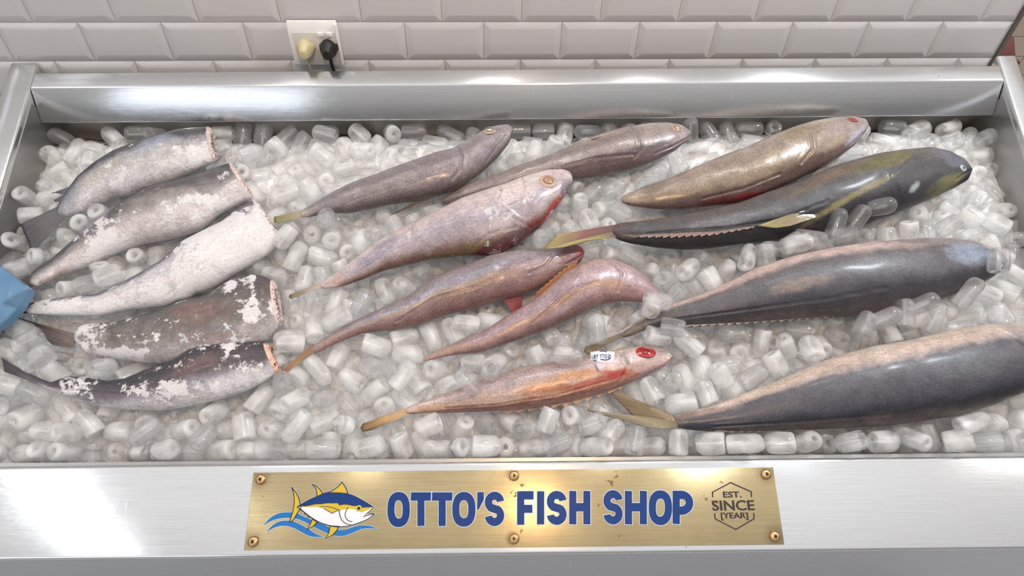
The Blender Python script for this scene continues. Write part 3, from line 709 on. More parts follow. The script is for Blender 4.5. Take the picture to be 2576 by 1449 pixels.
def fin(name, root, tip, h0, h1, c0, c1, parent, rays=14, n=12, th=.0009, jag=0., c_mid=None, off=0, curl=0.):
    """thin fin between a root line and a tip line (photograph's frame, planes h0 and h1)"""
    m_ = rays * 3 + 1
    if name == 'tail_fin':
        r_, t_ = np.mean(np.array(root, float), 0), np.mean(np.array(tip, float), 0); d_ = (r_ - t_) / np.linalg.norm(r_ - t_) * 15; root = [tuple(np.array(q) + d_) for q in root]
    R = resample(root, m_) if len(root) > 1 else np.repeat(np.array(root, float), m_, 0); Tt = resample(tip, m_)
    if jag:
        for i in range(m_): Tt[i] = R[i] + (Tt[i] - R[i]) * (1 - jag * ((i % 3) / 3.))
    V = []; UV = []; Cc = []
    for side in (1, -1):
        for i in range(m_):
            for j in range(n + 1):
                t = j / n; px, py = R[i] + (Tt[i] - R[i]) * t; hz = h0 + (h1 - h0) * t + curl * math.sin(math.pi * t)
                p = at(px, py, hz); p[2] += side * th * (1 - .6 * t) / 2 + .0008 * math.cos(2 * math.pi * i / 3) * t
                V.append(p); UV.append((t, i / m_))
                a = alb(c0); b = alb(c1)
                if c_mid is not None:
                    cm = alb(c_mid); q = a * (1 - 2 * t) + cm * 2 * t if t < .5 else cm * (2 - 2 * t) + b * (2 * t - 1)
                else: q = a * (1 - t) + b * t
                Cc.append(q * rngn.uniform(.9, 1.1))
    s_ = m_ * (n + 1); F = []
    for i in range(m_ - 1):
        for j in range(n):
            a = i * (n + 1) + j; q = (a, a + 1, a + n + 2, a + n + 1); F.append(q); F.append(tuple(x + s_ for x in q[::-1]))
    for i in range(m_ - 1):
        a, b = i * (n + 1), (i + 1) * (n + 1); F.append((a, b, b + s_, a + s_)); F.append((a + n, a + n + s_, b + n + s_, b + n))
    for j in range(n):
        F.append((j, j + s_, j + 1 + s_, j + 1)); a = (m_ - 1) * (n + 1) + j; F.append((a, a + 1, a + 1 + s_, a + s_))
    me = mesh(name, V, F, True, UV, dict(skin=np.array(Cc)))
    o = link(name, me, M_fin, parent, Matrix.Identity(4)); FINS.append(o); return o
def eye(info, parent, px, py, r, c_iris, c_pupil, flat=.45, tilt=None, ring=None, sx=1.25):
    p = Vector(surf(info, px, py)); rr = r / 1560.
    tdir = info['T'][-8] - info['T'][-40]; ang = math.atan2(-(tdir[1]), tdir[0])
    # follow the slope of the head
    q1 = Vector(surf(info, px + r * 1.4, py)); q2 = Vector(surf(info, px - r * 1.4, py)); q3 = Vector(surf(info, px, py - r * 1.4)); q4 = Vector(surf(info, px, py + r * 1.4))
    nn = (q1 - q2).cross(q3 - q4).normalized()
    if nn.z < .35: nn = (nn + Vector((0, 0, .6))).normalized()
    rot = nn.to_track_quat('Z', 'Y').to_matrix().to_4x4(); M = Matrix.Translation(p - nn * rr * .12) @ rot
    ex = (rot.inverted() @ Vector((math.cos(ang), math.sin(ang), 0)).to_4d()).to_3d(); a2 = math.atan2(ex.y, ex.x); M = M @ Matrix.Rotation(a2, 4, 'Z')
    m = MB(); m.lathe([(rr * 1.22, 0), (rr * 1.18, rr * .16), (rr * 1.02, rr * .24), (rr * .95, rr * .14), (rr * .8, rr * .2), (rr * .55, rr * (.2 + flat * .35)), (rr * .3, rr * (.2 + flat * .5)), (0, rr * (.2 + flat * .55))], 32, sx=sx)
    e = m.build('eye', plain('eye_iris', c_iris, .12, 0, .6, .6), parent, M, smooth=True)
    m = MB(); m.lathe([(rr * .50, 0), (rr * .46, rr * .09), (rr * .3, rr * .15), (0, rr * .18)], 28, sx=sx); m.build('pupil', plain('eye_pupil', c_pupil, .08, 0, .6, .8), e, Matrix.Translation((0, 0, rr * (.14 + flat * .42))), smooth=True)
    if ring:
        m = MB(); m.lathe([(rr * .72, 0), (rr * .70, rr * .05), (rr * .60, rr * .09), (rr * .56, rr * .02)], 28, sx=sx); m.build('eye_ring', plain('eye_ring', ring, .2, 0, .5, .4), e, Matrix.Translation((0, 0, rr * (.16 + flat * .3))), smooth=True)
    return e
def cut_face(info, parent, skinc, fleshc, cav, bulge=.006, rough=.08, ox=0., oy=.0):
    """flesh where the head was cut off: rim of pale flesh round a darker cavity"""
    R0 = info['V'][-1]; c = R0.mean(0); nr = len(R0); d = info['C'][-1] - info['C'][-6]; d[2] = 0; d /= np.linalg.norm(d)
    V = []; Cc = []; rings = [(1.0, -.0005), (1.0, .15), (.93, .55), (.82, .9), (.68, 1.), (.5, .75), (.34, .35), (.2, .2), (.02, .15)]
    for k, (sc, f) in enumerate(rings):
        for j in range(nr):
            p = c + (R0[j] - c) * sc + d * bulge * f
            if k > 1: p = p + rngn.normal(0, rough * .012, 3) + d * rngn.normal(0, .0006)
            V.append(p); a = alb(skinc) if k == 0 else (alb(fleshc) if sc > .45 else alb(cav)); Cc.append(a * rngn.uniform(.92, 1.08))
    F = [(k * nr + j, k * nr + (j + 1) % nr, (k + 1) * nr + (j + 1) % nr, (k + 1) * nr + j) for k in range(len(rings) - 1) for j in range(nr)]
    F.append(tuple(range((len(rings) - 1) * nr, len(rings) * nr)))
    me = mesh('cut_face', V, F, True, [(v[0], v[1]) for v in V], dict(skin=np.array(Cc)))
    bm = bmesh.new(); bm.from_mesh(me); bmesh.ops.recalc_face_normals(bm, faces=bm.faces); bm.to_mesh(me); bm.free()
    return link('cut_face', me, M_flesh, parent, Matrix.Identity(4))
FISH = []; FINS = []
def fish(name, label, cat, group, mat, **kw):
    me, info = fish_body(name, material=mat, **kw)
    root = empty(name, TM); tag(root, label, cat, group)
    b = link('body', me, mat, root, Matrix.Identity(4)); FISH.append((root, b, info)); return root, info
G1, G2, G3 = 'headless frosted fish on the left of the tray', 'silver whole fish in the middle and at the back', 'large dark fish on the right'

# --- headless fish, back to front
r, i = fish('headless_fish', 'headless dark-backed silvery fish lying nearest to the back left corner of the tray', 'fish', G1, M_hake, h=-.030, ratio=.62, cut=1,
    top=[(140, 526), (150, 512), (171, 482), (202, 446), (248, 411), (295, 384), (349, 363), (404, 345), (450, 330), (485, 324), (524, 321)],
    bot=[(160, 548), (172, 545), (202, 534), (241, 512), (280, 495), (330, 485), (380, 472), (427, 458), (477, 433), (512, 419), (538, 406)],
    bands=[(0, (56, 55, 60)), (.26, (84, 82, 88)), (.40, (160, 158, 164)), (.62, (188, 184, 182)), (.8, (206, 200, 202)), (1, (196, 186, 188))],
    blobs=[(180, 520, 45, 25, 60, (122, 126, 142), .6), (410, 380, 50, 18, 20, (172, 178, 206), .5), (280, 450, 60, 14, 30, (186, 182, 160), .5), (500, 345, 40, 20, 10, (84, 80, 86), .6)],
    grooves=[([(230, 455), (300, 425), (380, 395), (500, 360)], 2.5, .0005)], frost=(.20, .46, (505, 400, 60, 16, .4), (490, 330, 40, 12, .3)), scaly=(2, 2))
cut_face(i, r, (150, 140, 142), (214, 192, 184), (170, 140, 134))
fin('tail_fin', [(141, 525), (152, 540), (161, 548)], [(52, 565), (62, 590), (72, 615), (78, 640)], -.029, -.032, (98, 94, 100), (66, 62, 66), r, 9, c_mid=(100, 92, 94))
fin('anal_fin', [(196, 462), (166, 492)], [(130, 487), (134, 484)], -.024, -.026, (104, 102, 114), (92, 90, 98), r, 5)
fin('anal_fin', [(178, 482), (155, 508)], [(136, 504), (139, 508)], -.025, -.028, (104, 102, 114), (92, 90, 98), r, 4)
r, i = fish('headless_fish', 'headless grey fish with a pale belly, second of the headless fish from the back wall', 'fish', G1, M_hake, h=-.029, ratio=.62, cut=1,
    top=[(72, 694), (93, 676), (134, 650), (175, 618), (202, 595), (248, 560), (280, 536), (334, 501), (388, 474), (446, 458), (505, 439), (551, 421), (578, 413)],
    bot=[(80, 722), (93, 722), (147, 694), (217, 669), (272, 641), (349, 612), (427, 597), (497, 577), (522, 558), (548, 537), (590, 516), (630, 500)],
    bands=[(0, (66, 64, 68)), (.3, (92, 89, 93)), (.5, (150, 140, 138)), (.7, (204, 192, 192)), (1, (214, 204, 204))],
    blobs=[(250, 570, 60, 20, 40, (132, 134, 152), .6), (420, 520, 90, 22, 15, (156, 146, 138), .5), (540, 470, 50, 40, 10, (106, 100, 104), .6), (130, 705, 60, 8, 28, (176, 140, 122), .7)],
    grooves=[([(160, 665), (300, 560), (430, 505), (560, 470)], 2.5, .0006)], frost=(.36, .52, (230, 590, 70, 50, .15), (560, 520, 60, 14, .35)), scaly=(2, 2))
cut_face(i, r, (160, 150, 150), (226, 204, 194), (190, 160, 150))
fin('tail_fin', [(74, 694), (80, 722)], [(34, 712), (40, 726), (50, 738)], -.029, -.034, (120, 112, 112), (104, 92, 86), r, 7)
fin('dorsal_fin', [(202, 597), (150, 640)], [(132, 652), (138, 650)], -.022, -.024, (110, 108, 120), (88, 84, 88), r, 5)
r, i = fish('headless_fish', 'headless fish almost wholly white with frost, third of the headless fish from the back wall', 'fish', G1, M_hake, h=-.026, ratio=.6, cut=1,
    top=[(62, 764), (116, 754), (186, 746), (248, 740), (295, 719), (349, 692), (408, 659), (439, 632), (466, 609), (524, 578), (563, 559), (594, 532), (637, 506)],
    bot=[(62, 788), (155, 793), (252, 793), (330, 777), (408, 770), (466, 750), (485, 742), (543, 715), (621, 669), (668, 641), (702, 609)],
    bands=[(0, (88, 84, 94)), (.17, (124, 120, 134)), (.3, (200, 194, 198)), (.6, (222, 212, 212)), (1, (208, 198, 194))],
    blobs=[(90, 768, 50, 10, 5, (96, 88, 96), .8), (420, 700, 80, 18, 35, (182, 180, 196), .4)],
    grooves=[([(430, 755), (520, 690), (600, 620)], 3, .0008)], frost=(.38, .74, (600, 590, 110, 60, .5), (350, 690, 100, 14, -.2)), scaly=(2, 2))
cut_face(i, r, (200, 192, 192), (228, 216, 212), (206, 190, 184))
fin('tail_fin', [(64, 764), (62, 788)], [(-16, 772), (-18, 785), (-12, 800)], -.026, -.030, (92, 86, 94), (70, 62, 66), r, 7)
r, i = fish('headless_fish', 'headless brownish frosted fish, fourth of the headless fish from the back wall', 'fish', G1, M_hake, h=-.030, ratio=.62, cut=1,
    top=[(190, 826), (206, 820), (217, 816), (291, 811), (369, 793), (427, 774), (466, 758), (532, 743), (575, 713), (606, 696), (637, 690), (668, 696), (684, 706)],
    bot=[(190, 868), (217, 888), (272, 900), (311, 906), (388, 915), (446, 912), (500, 905), (563, 893), (620, 878), (672, 855), (700, 822)],
    bands=[(0, (78, 74, 76)), (.3, (96, 92, 90)), (.55, (112, 96, 88)), (.75, (140, 132, 132)), (1, (192, 184, 184))],
    blobs=[(510, 800, 80, 30, 10, (132, 102, 92), .75), (400, 835, 90, 30, 8, (118, 114, 110), .6), (670, 740, 26, 40, 0, (96, 74, 78), .7), (240, 850, 50, 25, 0, (170, 164, 164), .5), (560, 860, 90, 16, 5, (150, 124, 118), .5)],
    grooves=[([(220, 855), (380, 840), (560, 790)], 3, .0006)], frost=(.44, .48, (590, 735, 50, 26, .25), (650, 790, 60, 26, .3), (240, 830, 60, 40, .2), (520, 800, 60, 30, -.3), (330, 895, 60, 16, .3)), scaly=(2, 2))
cut_face(i, r, (170, 160, 160), (218, 196, 190), (178, 140, 132))
fin('tail_fin', [(184, 838), (178, 850), (170, 872)], [(20, 792), (60, 806), (84, 812), (100, 838), (132, 868)], -.030, -.036, (120, 96, 86), (84, 74, 76), r, 12, c_mid=(104, 84, 82))
r, i = fish('headless_fish', 'headless dark purplish fish with a curled thin tail, the headless fish nearest the front', 'fish', G1, M_hake, h=-.022, ratio=.62, cut=1,
    top=[(45, 925), (97, 950), (128, 962), (171, 947), (217, 948), (272, 958), (318, 952), (369, 931), (419, 917), (446, 902), (485, 876), (524, 863), (575, 857), (640, 859), (664, 864)],
    bot=[(42, 945), (80, 962), (113, 976), (147, 989), (194, 1008), (252, 1022), (318, 1031), (408, 1033), (485, 1020), (563, 1001), (621, 982), (660, 962), (694, 940)],
    bands=[(0, (62, 60, 66)), (.3, (64, 60, 66)), (.55, (86, 74, 80)), (.75, (156, 150, 160)), (1, (206, 202, 204))],
    blobs=[(250, 995, 90, 25, -5, (84, 78, 88), .6), (510, 930, 80, 25, 20, (112, 80, 80), .6), (640, 890, 40, 22, 0, (86, 70, 80), .6), (600, 970, 80, 26, 20, (206, 200, 206), .7), (70, 950, 50, 20, -20, (74, 66, 74), .8)],
    grooves=[([(170, 985), (320, 995), (480, 950), (620, 900)], 3, .0006)], frost=(.40, .42, (570, 885, 60, 22, .22), (200, 965, 80, 30, .12), (500, 990, 120, 30, .2)), scaly=(2, 2))
cut_face(i, r, (176, 160, 160), (224, 178, 152), (206, 150, 124), .009)
fin('tail_fin', [(46, 926), (42, 944)], [(2, 898), (6, 915), (8, 934)], -.022, -.018, (74, 66, 72), (56, 48, 52), r, 6, jag=.1)

# --- silver whole fish
KB = [(0, (164, 152, 152)), (.3, (140, 128, 132)), (.6, (150, 138, 138)), (.85, (134, 120, 120)), (1, (104, 88, 86))]
r, i = fish('silver_fish', 'grey scaled fish left of the other silver fish along the back ledge', 'fish', G2, M_kob, h=-.022, ratio=.66, hends=(-.003, .006),
    top=[(752, 530), (801, 503), (847, 479), (896, 458), (949, 440), (1002, 421), (1048, 405), (1100, 387), (1139, 377), (1178, 356), (1213, 333), (1248, 320), (1277, 317), (1290, 321)],
    bot=[(762, 547), (826, 534), (875, 535), (925, 525), (984, 511), (1048, 503), (1090, 493), (1143, 476), (1185, 451), (1220, 426), (1255, 394), (1280, 363), (1292, 334)],
    bands=KB, blobs=[(1245, 345, 50, 22, 35, (150, 136, 142), .6), (1230, 390, 50, 14, 42, (112, 94, 104), .8), (1150, 480, 60, 14, 25, (96, 80, 80), .7), (760, 538, 20, 14, 0, (190, 170, 150), .6), (1050, 455, 90, 10, 15, (176, 160, 152), .35)],
    grooves=[([(1150, 378), (1165, 410), (1160, 440), (1140, 465)], 4, .0016), ([(1200, 445), (1240, 395), (1270, 350)], 2.5, .001), ([(880, 520), (1000, 485), (1120, 450)], 2, .0005)], scaly=(.06, .72))
eye(i, r, 1234, 342, 13, (186, 168, 148), (206, 192, 172), ring=(118, 92, 76), sx=1.2)
fin('tail_fin', [(754, 530), (763, 547)], [(690, 546), (688, 554), (694, 562)], -.026, -.026, (182, 166, 140), (150, 140, 80), r, 6)
fin('pelvic_fin', [(1060, 500), (1110, 488)], [(985, 540), (1000, 535)], -.030, -.040, (140, 118, 100), (110, 80, 60), r, 5)
r, i = fish('silver_fish', 'grey brown scaled fish below the back ledge, its tail tucked behind the pinkish white fish', 'fish', G2, M_kob, h=-.026, ratio=.62, hends=(-.02, .0),
    top=[(1105, 488), (1160, 462), (1213, 447), (1248, 440), (1301, 419), (1354, 401), (1400, 385), (1455, 360), (1510, 341), (1564, 325), (1628, 313), (1674, 310), (1710, 314), (1738, 326)],
    bot=[(1110, 502), (1170, 500), (1240, 490), (1300, 478), (1350, 465), (1410, 452), (1470, 446), (1537, 436), (1605, 420), (1656, 400), (1701, 377), (1742, 342)],
    bands=[(0, (166, 152, 144)), (.35, (146, 132, 126)), (.62, (156, 142, 136)), (.72, (96, 74, 74)), (1, (116, 96, 92))],
    blobs=[(1700, 345, 50, 20, 20, (158, 142, 142), .6), (1670, 385, 60, 10, 25, (112, 96, 108), .6), (1560, 335, 60, 8, 15, (132, 92, 66), .5)],
    grooves=[([(1578, 330), (1600, 360), (1605, 395), (1590, 412)], 4, .0014), ([(1640, 398), (1690, 375), (1738, 344)], 2.5, .001), ([(1418, 430), (1500, 415), (1590, 405)], 3, .0012)], scaly=(.06, .8))
eye(i, r, 1700, 331, 11, (176, 148, 130), (190, 170, 150), ring=(120, 76, 60), sx=1.35)
fin('pectoral_fin', [(1578, 327), (1556, 334)], [(1490, 352), (1486, 350)], -.006, -.004, (120, 84, 62), (150, 126, 96), r, 5)
r, i = fish('silver_fish', 'pinkish white fish with a big ringed eye and blood along its throat', 'fish', G2, M_kobf, h=-.018, ratio=.62, hends=(-.006, .004),
    top=[(803, 711), (847, 683), (896, 648), (949, 609), (1002, 581), (1055, 553), (1108, 528), (1160, 503), (1231, 479), (1266, 468), (1319, 447), (1372, 431), (1417, 429), (1438, 438), (1443, 452)],
    bot=[(811, 726), (861, 718), (914, 700), (967, 679), (1020, 666), (1072, 652), (1125, 645), (1171, 640), (1248, 638), (1301, 614), (1354, 576), (1389, 537), (1417, 498), (1435, 468)],
    bands=[(0, (214, 196, 188)), (.25, (196, 180, 180)), (.5, (176, 164, 174)), (.75, (170, 154, 156)), (.9, (140, 112, 100)), (1, (116, 80, 66))],
    blobs=[(1300, 500, 60, 40, 20, (214, 196, 192), .6), (1395, 475, 50, 30, 40, (178, 152, 156), .5), (1420, 480, 24, 10, 65, (112, 90, 110), .8), (1392, 532, 46, 11, 56, (166, 40, 34), .95), (1345, 588, 40, 20, 42, (122, 22, 22), 1.), (1260, 630, 110, 15, 14, (98, 18, 20), 1.), (1290, 606, 90, 8, 24, (96, 70, 76), .7), (850, 705, 26, 12, 30, (206, 160, 134), .7), (830, 718, 20, 10, 0, (210, 186, 176), .7), (960, 640, 70, 16, 35, (130, 120, 146), .5), (1150, 600, 120, 16, 20, (150, 136, 150), .4), (1330, 540, 60, 14, 50, (120, 98, 108), .4), (1120, 648, 140, 7, 12, (126, 106, 60), .7)],
    grooves=[([(1250, 478), (1262, 500), (1252, 525)], 4, .0025), ([(1310, 462), (1318, 495), (1308, 530), (1275, 550)], 4, .0018), ([(1345, 585), (1300, 575), (1262, 545)], 4, .0016), ([(1376, 437), (1410, 434), (1438, 446)], 2.2, .0018), ([(1180, 640), (1230, 610), (1300, 590)], 3, .0014), ([(1415, 462), (1412, 466)], 3, .0012), ([(880, 700), (1000, 640), (1120, 590), (1220, 550)], 2, .0005)], frost=(.28, .36, (1200, 560, 90, 30, .12), (1330, 620, 60, 10, .2)), scaly=(.06, .62))
eye(i, r, 1378, 472, 18, (196, 170, 150), (176, 128, 104), ring=(128, 84, 66), sx=1.15)
fin('pectoral_fin', [(1250, 490), (1262, 478)], [(1150, 520), (1160, 505)], .012, .008, (150, 130, 110), (182, 170, 156), r, 6, curl=.002)
fin('tail_fin', [(804, 712), (811, 726)], [(728, 742), (726, 748), (732, 752)], -.025, -.025, (206, 182, 168), (140, 120, 84), r, 6)
r, i = fish('silver_fish', 'slender mauve fish with yellow flank line and dark red snout', 'fish', G2, M_kob, h=-.030, ratio=.66, hends=(-.004, -.004),
    top=[(776, 874), (790, 866), (812, 853), (855, 825), (906, 799), (970, 772), (1020, 750), (1090, 697), (1160, 672), (1231, 644), (1301, 630), (1354, 627), (1424, 612), (1458, 614), (1472, 624)],
    bot=[(786, 890), (800, 886), (830, 869), (855, 859), (906, 839), (992, 829), (1056, 816), (1120, 791), (1197, 774), (1248, 757), (1316, 742), (1376, 714), (1419, 684), (1461, 658), (1474, 636)],
    bands=[(0, (166, 144, 138)), (.22, (156, 142, 148)), (.42, (150, 144, 158)), (.54, (172, 146, 124)), (.68, (144, 114, 110)), (1, (140, 98, 90))],
    blobs=[(1440, 640, 40, 26, 20, (110, 54, 60), .85), (1462, 632, 16, 14, 20, (150, 40, 46), .7), (1330, 680, 70, 26, 20, (140, 104, 106), .6), (1180, 740, 90, 9, 20, (172, 136, 108), .5), (830, 850, 60, 10, 35, (150, 116, 90), .5)],
    grooves=[([(1000, 815), (1100, 760), (1200, 735), (1280, 690)], 3, .0014), ([(1390, 650), (1370, 680), (1330, 700)], 4, .0014), ([(1425, 668), (1462, 645)], 2.5, .001)], scaly=(.14, .75))
fin('tail_fin', [(777, 874), (786, 890)], [(684, 952), (684, 957), (690, 958)], -.033, -.022, (150, 112, 84), (120, 84, 50), r, 8, c_mid=(176, 128, 82))
fin('pelvic_fin', [(1262, 752), (1316, 738)], [(1296, 792), (1312, 778)], -.036, -.046, (150, 56, 48), (150, 40, 36), r, 4)
r, i = fish('silver_fish', 'pink mauve fish whose head bends down to the right under a clear ice tube', 'fish', G2, M_kob, h=-.024, ratio=.66, hends=(-.02, -.012),
    top=[(1060, 893), (1098, 878), (1141, 860), (1218, 832), (1269, 799), (1333, 761), (1376, 727), (1419, 688), (1461, 665), (1504, 653), (1547, 655), (1589, 670), (1624, 692), (1655, 716), (1672, 738)],
    bot=[(1062, 903), (1098, 896), (1141, 890), (1205, 886), (1269, 866), (1333, 844), (1397, 822), (1440, 800), (1480, 780), (1520, 764), (1568, 756), (1610, 757), (1645, 760), (1668, 752)],
    bands=[(0, (186, 150, 130)), (.2, (178, 150, 152)), (.5, (168, 142, 148)), (.62, (182, 142, 116)), (.8, (160, 122, 120)), (1, (140, 104, 98))],
    blobs=[(1590, 710, 70, 26, -30, (176, 150, 156), .7), (1620, 740, 50, 14, -12, (140, 92, 98), .6), (1370, 720, 60, 8, 42, (190, 70, 40), .8), (1440, 770, 90, 10, 30, (186, 160, 164), .5), (1120, 880, 60, 10, 15, (176, 136, 112), .6)],
    grooves=[([(1340, 820), (1430, 745), (1500, 725)], 3.5, .0016), ([(1530, 665), (1560, 700), (1550, 740)], 4, .0015)], scaly=(.05, .70))
fin('dorsal_fin', [(1345, 752), (1450, 670)], [(1350, 735), (1400, 690), (1455, 650)], -.014, -.006, (190, 90, 50), (170, 130, 70), r, 9, jag=.25)
r, i = fish('silver_fish', 'red-eyed fish with orange and bloody flank, nearest to the brass sign', 'fish', G2, M_kob, h=-.024, ratio=.62, hends=(-.001, .0),
    top=[(1017, 1027), (1077, 1004), (1141, 983), (1205, 957), (1248, 945), (1312, 923), (1376, 913), (1440, 903), (1504, 889), (1568, 876), (1624, 870), (1666, 875), (1690, 888)],
    bot=[(1026, 1044), (1068, 1038), (1120, 1039), (1205, 1036), (1290, 1032), (1354, 1026), (1440, 1009), (1525, 987), (1589, 962), (1653, 932), (1688, 913), (1695, 902)],
    bands=[(0, (188, 160, 142)), (.2, (180, 158, 156)), (.45, (186, 164, 160)), (.62, (194, 160, 140)), (.8, (180, 136, 106)), (.88, (140, 84, 66)), (1, (150, 118, 116))],
    blobs=[(1630, 905, 60, 34, 20, (186, 158, 158), .75), (1640, 940, 55, 12, 28, (140, 108, 116), .7), (1430, 955, 90, 14, 12, (206, 148, 98), .95), (1380, 985, 80, 11, 8, (176, 104, 62), .9), (1545, 948, 48, 12, 14, (164, 40, 34), 1.), (1480, 970, 64, 9, 14, (172, 70, 44), .9), (1230, 1008, 90, 16, 10, (200, 172, 158), .5), (1090, 1025, 60, 10, 12, (186, 140, 110), .6), (1530, 915, 30, 16, 10, (196, 168, 166), .5)],
    grooves=[([(1560, 890), (1575, 925), (1560, 960)], 4, .0015), ([(1652, 884), (1660, 888), (1675, 886)], 2.5, .0012), ([(1620, 948), (1670, 920), (1692, 902)], 2.5, .001), ([(1120, 1028), (1250, 1022), (1400, 1000), (1520, 965)], 2.2, .0012)], scaly=(.1, .73))
eye(i, r, 1621, 889, 14, (176, 44, 46), (122, 10, 18), ring=(150, 20, 26), sx=1.55)
fin('tail_fin', [(1018, 1028), (1026, 1044)], [(912, 1066), (906, 1076), (912, 1086), (935, 1082)], -.025, -.024, (196, 164, 128), (124, 92, 58), r, 10, c_mid=(200, 158, 92))
fin('dorsal_fin', [(1110, 1036), (1290, 1030), (1440, 1006), (1570, 966)], [(1096, 1030), (1290, 1040), (1440, 1020), (1560, 982)], -.026, -.024, (196, 132, 100), (206, 160, 130), r, 16, jag=.8)
r, i = fish('silver_fish', 'olive beige scaled fish just behind the rearmost dark fish, red streak under its belly', 'fish', G2, M_kob, h=-.020, ratio=.62, hends=(-.006, .0),
    top=[(1560, 494), (1628, 465), (1692, 446), (1747, 423), (1811, 396), (1879, 373), (1925, 350), (1989, 325), (2039, 309), (2094, 298), (2149, 295), (2178, 300), (2186, 310)],
    bot=[(1575, 512), (1651, 524), (1720, 524), (1788, 515), (1857, 506), (1925, 485), (1994, 457), (2062, 426), (2108, 398), (2149, 366), (2176, 334), (2187, 318)],
    bands=[(0, (178, 162, 150)), (.25, (160, 144, 128)), (.5, (156, 138, 118)), (.7, (140, 120, 96)), (.85, (104, 80, 66)), (1, (112, 88, 84))],
    blobs=[(2110, 330, 70, 26, 15, (160, 140, 138), .7), (2150, 345, 50, 10, 42, (170, 162, 184), .7), (1870, 502, 55, 7, 14, (160, 36, 34), .9), (1800, 512, 40, 7, 8, (140, 40, 34), .7), (1990, 350, 60, 16, 25, (160, 140, 96), .5), (1900, 440, 100, 20, 25, (166, 146, 116), .4)],
    grooves=[([(1995, 328), (2020, 360), (2025, 400), (2000, 430)], 4, .0016), ([(2080, 418), (2130, 375), (2172, 336)], 2.5, .001), ([(1760, 510), (1860, 490), (1950, 455)], 3, .0014)], scaly=(.05, .8))
eye(i, r, 2136, 309, 10, (166, 84, 76), (150, 40, 40), ring=(120, 60, 54), sx=1.6)
fin('pectoral_fin', [(1992, 330), (1985, 338)], [(1900, 378), (1895, 374)], .008, .004, (150, 126, 84), (176, 150, 112), r, 5)

# --- large dark fish
r, i = fish('dark_fish', 'dark fish with olive patches and yellow-red tail, rearmost of the three dark fish', 'fish', G3, M_tail, h=-.020, ratio=.62, hends=(.004, -.006), wob=.008,
    top=[(1537, 566), (1580, 561), (1628, 556), (1720, 542), (1788, 528), (1857, 513), (1925, 487), (1994, 465), (2062, 433), (2131, 410), (2199, 392), (2268, 380), (2336, 372), (2382, 378), (2423, 394), (2450, 412)],
    bot=[(1535, 600), (1583, 613), (1651, 623), (1720, 627), (1788, 623), (1857, 612), (1984, 596), (2085, 580), (2176, 562), (2245, 540), (2310, 512), (2360, 492), (2405, 470), (2440, 450), (2453, 430)],
    bands=[(0, (116, 100, 94)), (.2, (92, 86, 84)), (.45, (78, 75, 78)), (.6, (66, 63, 68)), (.74, (34, 32, 38)), (1, (44, 38, 38))],
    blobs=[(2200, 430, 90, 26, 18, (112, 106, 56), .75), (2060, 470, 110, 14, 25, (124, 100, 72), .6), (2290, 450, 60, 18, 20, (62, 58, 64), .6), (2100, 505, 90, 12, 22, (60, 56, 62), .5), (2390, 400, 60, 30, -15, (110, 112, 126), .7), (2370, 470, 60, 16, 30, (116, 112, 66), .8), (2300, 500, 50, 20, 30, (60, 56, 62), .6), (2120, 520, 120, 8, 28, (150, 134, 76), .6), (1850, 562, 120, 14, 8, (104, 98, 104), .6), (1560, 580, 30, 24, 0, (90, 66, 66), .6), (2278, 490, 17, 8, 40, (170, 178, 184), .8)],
    grooves=[([(2240, 520), (2210, 470), (2260, 420)], 4, .0012), ([(2395, 460), (2430, 435), (2452, 422)], 3, .001), ([(1620, 596), (1800, 590), (1950, 570), (2060, 530)], 3, .0012)], scaly=(2, 2))
eye(i, r, 2413, 430, 9, (170, 176, 178), (40, 40, 44), ring=(200, 204, 206), sx=1.1)
fin('tail_fin', [(1540, 567), (1537, 583)], [(1398, 592), (1380, 612), (1366, 626)], -.014, .002, (104, 80, 82), (170, 160, 88), r, 9, c_mid=(146, 88, 84))
fin('tail_fin', [(1537, 583), (1537, 600)], [(1366, 627), (1420, 622), (1470, 606)], -.014, .002, (110, 92, 72), (176, 162, 90), r, 7, c_mid=(176, 162, 88))
fin('anal_fin', [(1610, 590), (1700, 586), (1800, 582), (1900, 566)], [(1590, 598), (1690, 600), (1790, 594), (1895, 575)], .003, .007, (120, 100, 90), (160, 130, 116), r, 16, jag=.75)
fin('pectoral_fin', [(2040, 520), (2060, 545)], [(1905, 568), (1950, 574), (1990, 568)], .010, .012, (112, 102, 74), (162, 142, 84), r, 8)
fin('dorsal_fin', [(2190, 393), (2060, 440)], [(2055, 428), (2040, 440)], -.006, -.004, (112, 90, 76), (130, 104, 86), r, 7)
